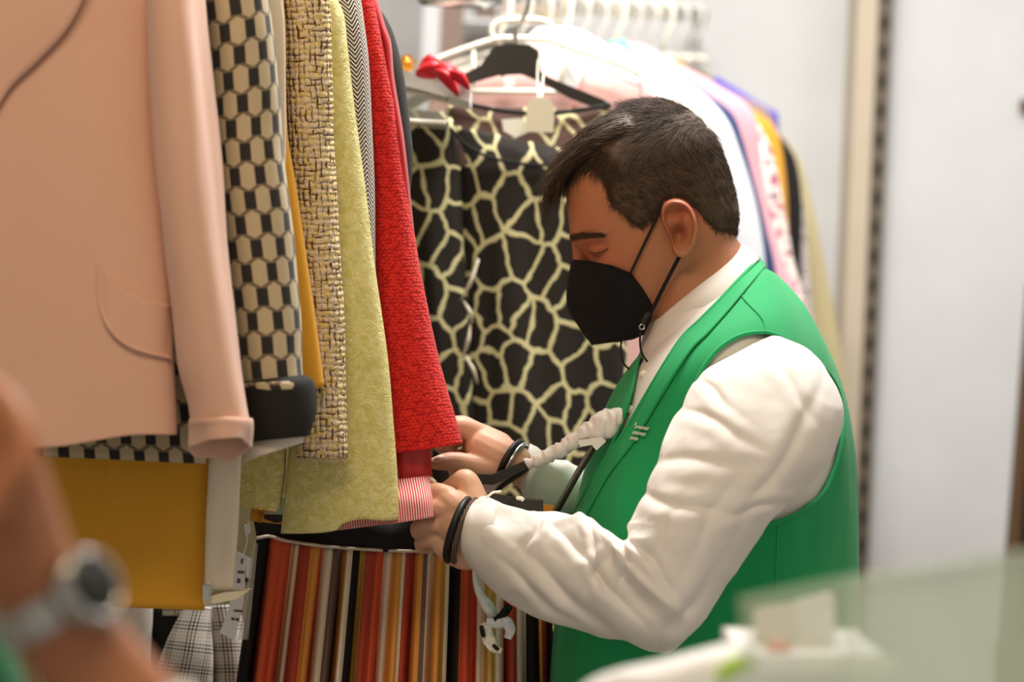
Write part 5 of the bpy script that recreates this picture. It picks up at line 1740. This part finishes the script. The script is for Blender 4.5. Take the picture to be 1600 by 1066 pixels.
t1 = math.atan2(112, -40)
bracelet('bracelet', (716, 828, D0 + .001), math.atan2(100, -34), 50, .037, .0042, M['leather'])
bracelet('bracelet', (727, 830, D0 + .0), math.atan2(100, -34), 51, .0375, .0034, M['brown_braid'])
tube('bracelet_tie', [(752, 782, D0 - .02), (760, 778, D0 - .022), (770, 770, D0 - .02), (783, 768, D0 - .018)], 0.0013, M['white_plastic'], man, m=10, n=6)
bracelet('bracelet', (797, 722, D1), math.atan2(50, -26), 36, .030, .0034, M['leather'])
bracelet('bracelet', (804, 726, D1), math.atan2(50, -26), 36, .030, .0024, M['steel'])

# trousers and shoes (below the frame)
gy = P(1100, 1200, DM)
for sd in (-1, 1):
    hip = P(1090, 1240, DM + sd * .09)
    kn = np.array((hip[0] - .02, hip[1], .52))
    an = np.array((hip[0] + .0, hip[1], .09))
    V, Fl = tube_geo(spline(np.stack((hip, kn, an)), 24), np.interp(np.linspace(0, 1, 24), [0, .5, 1], [.105, .075, .06]), 24)
    mk('trouser_leg', V, Fl, M['trouser'], man)
    V, Fl = tube_geo(spline(np.stack((an + (.06, 0, -.045), an + (0, 0, -.04), an + (-.10, 0, -.05), an + (-.2, 0, -.06))), 16), np.interp(np.linspace(0, 1, 16), [0, .3, .7, 1], [.035, .044, .038, .022]), 20)
    mk('shoe', V, Fl, M['leather'], man)

# ------------------------------------------------------------------ hanger in his hands
ah = thing('padded_hanger', 'black hanger with ruched white fabric arm held in the man\'s hands', 'hanger', P(800, 740, DM - .06))
prism('arm_channel', [(738, 744), (770, 744), (795, 734), (822, 722), (827, 728), (800, 743), (770, 756), (742, 754)], DM - .075, DM - .062, M['black_plastic'], ah, bevel=0.0015)
prism('arm_blade', [(752, 752), (785, 750), (824, 727), (822, 736), (798, 754), (775, 770), (758, 776)], DM - .060, DM - .054, M['white_lining'], ah, bevel=0.001)
tube('arm_wire', [(770, 772, DM - .056), (790, 756, DM - .066), (812, 742, DM - .068), (828, 730, DM - .068)], 0.0024, M['black_plastic'], ah, m=14)
rc_ = Loft([(818, 720, 828, 736, DM - .07, .008), (838, 712, 846, 727, DM - .075, .010), (870, 694, 880, 712, DM - .085, .012), (900, 672, 912, 694, DM - .095, .013), (930, 650, 940, 688, DM - .105, .016), (955, 638, 962, 678, DM - .112, .016), (972, 640, 974, 660, DM - .118, .009)], n=50, m=90,
           disp=lambda PH, t, px, py, u, v: .0022 * ridge(v / 9 + .25 * np.sin(u / 7), u / 30, 3) + .001 * fbm(u / 6, v / 6, 5, 2))
rc_.build('fabric_cover', M['shirt'], ah, caps=(True, True))
prism('cover_edge', [(905, 690), (940, 684), (945, 690), (932, 702), (925, 694), (908, 697)], DM - .118, DM - .112, M['shirt'], ah, bevel=0.001)
tube('rod', [(931, 692, DM - .112), (900, 744, DM - .10), (866, 806, DM - .09)], 0.0038, M['black_plastic'], ah, n=10)
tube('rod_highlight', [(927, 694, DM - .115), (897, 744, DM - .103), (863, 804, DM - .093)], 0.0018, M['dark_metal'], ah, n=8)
prism('clip_block', [(806, 782), (846, 786), (846, 806), (806, 803)], DM - .13, DM - .105, M['black_plastic'], ah, bevel=0.002)
prism('clip_arm', [(764, 772), (808, 780), (808, 790), (766, 782)], DM - .12, DM - .11, M['black_plastic'], ah, bevel=0.001)
tube('clip_pin', [(808, 779, DM - .128), (814, 779, DM - .132), (818, 782, DM - .132)], 0.0022, M['white_plastic'], ah, m=6)
prism('clip_pad', [(846, 790), (864, 792), (864, 806), (846, 806)], DM - .09, DM - .08, M['wood'], ah, bevel=0.001)
lp = thing('price_loop', 'small cream plastic loop poking from the near fist', 'tag', P(680, 758, D0))
tube('loop', [(673, 748, D0 + .02), (678, 752, D0 + .018), (682, 758, D0 + .02)], 0.0022, M['white_plastic'], lp, m=8)

# crumpled plastic ribbon hanging under the sleeve
rbn = thing('white_ribbon', 'crumpled white plastic ribbon with black strap dangling below the cuff', 'ribbon', P(775, 990, DM - .06))
def ribbon(name, pts, wds, mat, seed):
    p = spline(np.asarray(pts, float), 40)
    w_ = np.interp(np.linspace(0, 1, 40), np.linspace(0, 1, len(wds)), wds)
    t = np.gradient(p[:, :2], axis=0)
    t /= np.linalg.norm(t, axis=1)[:, None]
    s_ = np.linspace(-1, 1, 10)[None, :]
    X = p[:, 0:1] - t[:, 1:2] * w_[:, None] * s_
    Y = p[:, 1:2] + t[:, 0:1] * w_[:, None] * s_
    D = p[:, 2:3] + .006 * fbm(X / 9, Y / 9, seed, 2) + .004 * s_ ** 2
    return sheet(name, X, Y, D, M[mat], rbn, solid=0.0015)
ribbon('strip', [(741, 884, DM - .09), (744, 910, DM - .085), (752, 932, DM - .08), (764, 950, DM - .078), (772, 966, DM - .075)], [2.5, 4, 6, 9, 7], 'white', 3)
ribbon('strap', [(796, 946, DM - .082), (788, 958, DM - .084), (780, 967, DM - .086), (768, 970, DM - .084)], [5.5, 6, 6, 3], 'black', 4)
ribbon('loop', [(754, 974, DM - .08), (760, 984, DM - .082), (764, 1000, DM - .084), (772, 1012, DM - .085), (784, 1018, DM - .085)], [5, 9, 10, 8, 4], 'white_plastic', 5)
ribbon('loop', [(760, 972, DM - .084), (775, 974, DM - .088), (790, 972, DM - .088), (797, 984, DM - .086), (793, 998, DM - .084)], [6, 8, 9, 8, 5], 'white', 6)
ribbon('strap_end', [(752, 978, DM - .088), (754, 988, DM - .091), (756, 996, DM - .09)], [2, 3, 2], 'black', 7)
ribbon('strap_end', [(770, 1008, DM - .096), (775, 1012, DM - .096), (779, 1016, DM - .096)], [1.5, 2.4, 1.5], 'black', 8)

# ------------------------------------------------------------------ blurred foreground: forearm with steel watch
DW = 1.26
ar = thing('person', 'blurred forearm of a person in green wearing a steel wristwatch, at the left edge', 'person', P(150, 1500, DW) * np.array((1, 1, 0)))
arm = [chain([(-20, 700, DW, 78), (0, 780, DW, 84), (30, 860, DW + .005, 80), (75, 945, DW + .01, 74), (140, 1040, DW + .015, 84), (215, 1150, DW + .02, 100), (330, 1330, DW + .02, 118)], 28),
       chain([(-40, 640, DW, 62), (-20, 700, DW, 72), (0, 760, DW, 76)], 24),
       chain([(10, 800, DW - .03, 34), (34, 740, DW - .035, 28), (38, 690, DW - .03, 24), (18, 640, DW - .02, 22), (-10, 610, DW - .01, 20)], 16),
       chain([(-20, 660, DW - .01, 30), (-50, 600, DW - .01, 26), (-90, 560, DW + .02, 24), (-130, 570, DW + .05, 22)], 16),
       chain([(-40, 670, DW + .01, 30), (-80, 610, DW + .01, 26), (-120, 580, DW + .04, 24), (-150, 600, DW + .07, 22)], 16),
       chain([(-60, 690, DW + .02, 30), (-105, 640, DW + .03, 25), (-140, 620, DW + .06, 23), (-160, 645, DW + .08, 21)], 16),
       chain([(-70, 720, DW + .03, 26), (-115, 690, DW + .04, 22), (-145, 680, DW + .06, 20), (-160, 700, DW + .08, 18)], 16)]
remeshed('body', arm, 0.0025, 6, M['skin'], ar, lambda W: np.full(len(W), 0.5))
# watch: links round the wrist, case with bezel and dial facing the camera
axis_p, axis_q = P(40, 880, DW + .006), P(140, 1040, DW + .012)
ax_ = unit(axis_q - axis_p)
cw = P(78, 950, DW + .01)
toc = unit(CAMLOC - cw)
sidev = unit(np.cross(ax_, toc))
toc = np.cross(sidev, ax_)
if sidev @ R3[:, 0] < 0:
    sidev = -sidev
toc, sidev = toc * math.cos(.75) + sidev * math.sin(.75), sidev * math.cos(.75) - toc * math.sin(.75)
Rw = 0.0285
wt = thing('wristwatch', '', None, (0, 0, 0))
bpy.data.objects.remove(wt)
band = None
hub = cw
caseo = None
V, Fl = tube_geo(np.stack((hub + toc * (Rw - .002), hub + toc * (Rw + .004), hub + toc * (Rw + .009))), [.0205, .0215, .0195], 40)
caseo = mk('watch_case', V, Fl, M['steel'], ar)
V, Fl = tube_geo(np.stack((hub + toc * (Rw + .0088), hub + toc * (Rw + .0102))), [.0165, .0160], 40)
mk('dial', V, Fl, M['dial'], caseo)
a = np.linspace(0, 2 * math.pi, 41)
V, Fl = tube_geo(np.stack([hub + toc * (Rw + .0095) + .0182 * (math.cos(x) * ax_ + math.sin(x) * sidev) for x in a]), .0022, 8)
mk('bezel', V, Fl, M['steel'], caseo)
V, Fl = tube_geo(np.stack((hub + toc * (Rw + .004) + ax_ * .020, hub + toc * (Rw + .004) + ax_ * .0255)), [.003, .003], 12)
mk('crown', V, Fl, M['steel'], caseo)
for k in range(22):
    an_ = math.radians(44 + k * (272 / 21))
    rad_ = unit(toc * math.cos(an_) + sidev * math.sin(an_))
    tan_ = np.cross(ax_, rad_)
    c0 = hub + rad_ * (Rw + .0022)
    for wx, wl, nm in ((0, .0085, 'link'),):
        lo = []
        for i in (-1, 1):
            for j in (-1, 1):
                for l_ in (-1, 1):
                    lo.append(c0 + ax_ * i * .0095 + tan_ * j * .0034 + rad_ * l_ * .0016)
        o = mk('band_link', np.array(lo), [[0, 1, 3, 2], [4, 6, 7, 5], [0, 4, 5, 1], [2, 3, 7, 6], [0, 2, 6, 4], [1, 5, 7, 3]], M['steel'], caseo, smooth=False)
        b_ = o.modifiers.new('bevel', 'BEVEL')
        b_.width = .001
# rolled white cuff low on the forearm and a bit of the green vest
Loft([(105, 1150, 290, 1066, DW + .018, .036), (120, 1185, 318, 1098, DW + .018, .040), (190, 1300, 400, 1200, DW + .02, .046)], n=48, m=20).build('shirt_cuff', M['shirt'], ar, solid=0.002)
Loft([(-260, 960, 8, 990, DW + .13, .05), (-280, 1040, 34, 1050, DW + .13, .06), (-300, 1200, 60, 1200, DW + .13, .07), (-300, 1500, 80, 1500, DW + .13, .08)], n=48, m=30, disp=folds(.005, 60, 99)).build('vest', M['dark_green'], ar, caps=(True, True))

# ------------------------------------------------------------------ blurred foreground right: glass counter
gc = thing('glass_counter', 'blurred pale green glass counter screen in the lower right foreground', 'counter', P(1400, 1500, 1.45) * np.array((1, 1, 0)))
prism('pane', [(1158, 944), (1318, 911), (1318, 1500), (1160, 1500)], [1.40, 1.366, 1.366, 1.40], [1.406, 1.372, 1.372, 1.406], M['glass'], gc)
prism('frosted_pane', [(1318, 911), (1450, 890), (1700, 856), (1760, 1500), (1318, 1500)], [1.366, 1.34, 1.28, 1.28, 1.366], [1.372, 1.346, 1.286, 1.286, 1.372], M['frosted'], gc)
q0, q1 = P(1160, 1500, 1.40), P(1760, 1500, 1.30)
prism('polished_edge', [(1156, 936), (1300, 907), (1450, 883), (1700, 849), (1700, 857), (1450, 891), (1300, 915), (1156, 945)], [1.40, 1.37, 1.34, 1.28, 1.28, 1.34, 1.37, 1.40], [1.407, 1.377, 1.347, 1.287, 1.287, 1.347, 1.377, 1.407], M['glass'], gc)
wbox('base', (q0[0], q1[1] - .02, 0), (q1[0] + .1, q0[1] + .5, min(q0[2], q1[2]) + .005), M['white'], gc)
ws = thing('white_tray', 'blurred white tray ledge behind the glass counter screen', 'tray', P(1280, 1040, 1.6))
prism('ledge', [(1165, 1028), (1392, 1030), (1400, 1046), (1165, 1046)], 1.585, 1.74, M['white'], ws, bevel=0.002)
prism('front', [(1168, 1046), (1396, 1046), (1396, 1150), (1168, 1150)], 1.59, 1.73, M['wall'], ws)
pb_ = thing('paper_packet', 'blurred white and pale blue paper packet standing on the white tray', 'packet', P(1270, 1028, 1.65))
prism('sheet', [(1246, 944), (1302, 930), (1304, 1028), (1248, 1028)], 1.655, 1.668, M['white'], pb_, bevel=0.001)
prism('cover', [(1182, 956), (1244, 946), (1244, 1028), (1184, 1028)], 1.655, 1.666, M['ivory'], pb_, bevel=0.001)
rp = thing('red_pouch', 'small blurred red and pink pouch in front of the white packet', 'pouch', P(1218, 1028, 1.625))
Loft([(1200, 1004, 1214, 998, 1.625, .004), (1196, 1012, 1236, 1008, 1.625, .010), (1198, 1028, 1240, 1028, 1.625, .012)], n=24, m=10).build('pouch', plain('pink_red', (216, 120, 112), .5), rp, caps=(True, True))
wb = thing('white_bag', 'blurred white plastic bag with lime green mark at the bottom edge', 'bag', P(1060, 1180, 1.52))
bl = Loft([(1000, 1040, 1130, 1006, 1.52, .010), (950, 1050, 1165, 1012, 1.52, .028), (915, 1075, 1180, 1040, 1.52, .04), (890, 1140, 1190, 1130, 1.52, .045), (880, 1240, 1195, 1240, 1.52, .045)], n=60, m=40, disp=lambda PH, t, px, py, u, v: .004 * ridge(u / 60, v / 60, 3))
bl.build('bag', M['white'], wb, caps=(True, True))
p = spline(np.array([(1120, 1062), (1136, 1048), (1158, 1036), (1172, 1044)], float), 20)
W = np.array([bl.near(a_, b_, .002) for a_, b_ in p])
tube('green_mark', W, [.002, .005, .006, .003], M['lime_print'], wb, px=False)
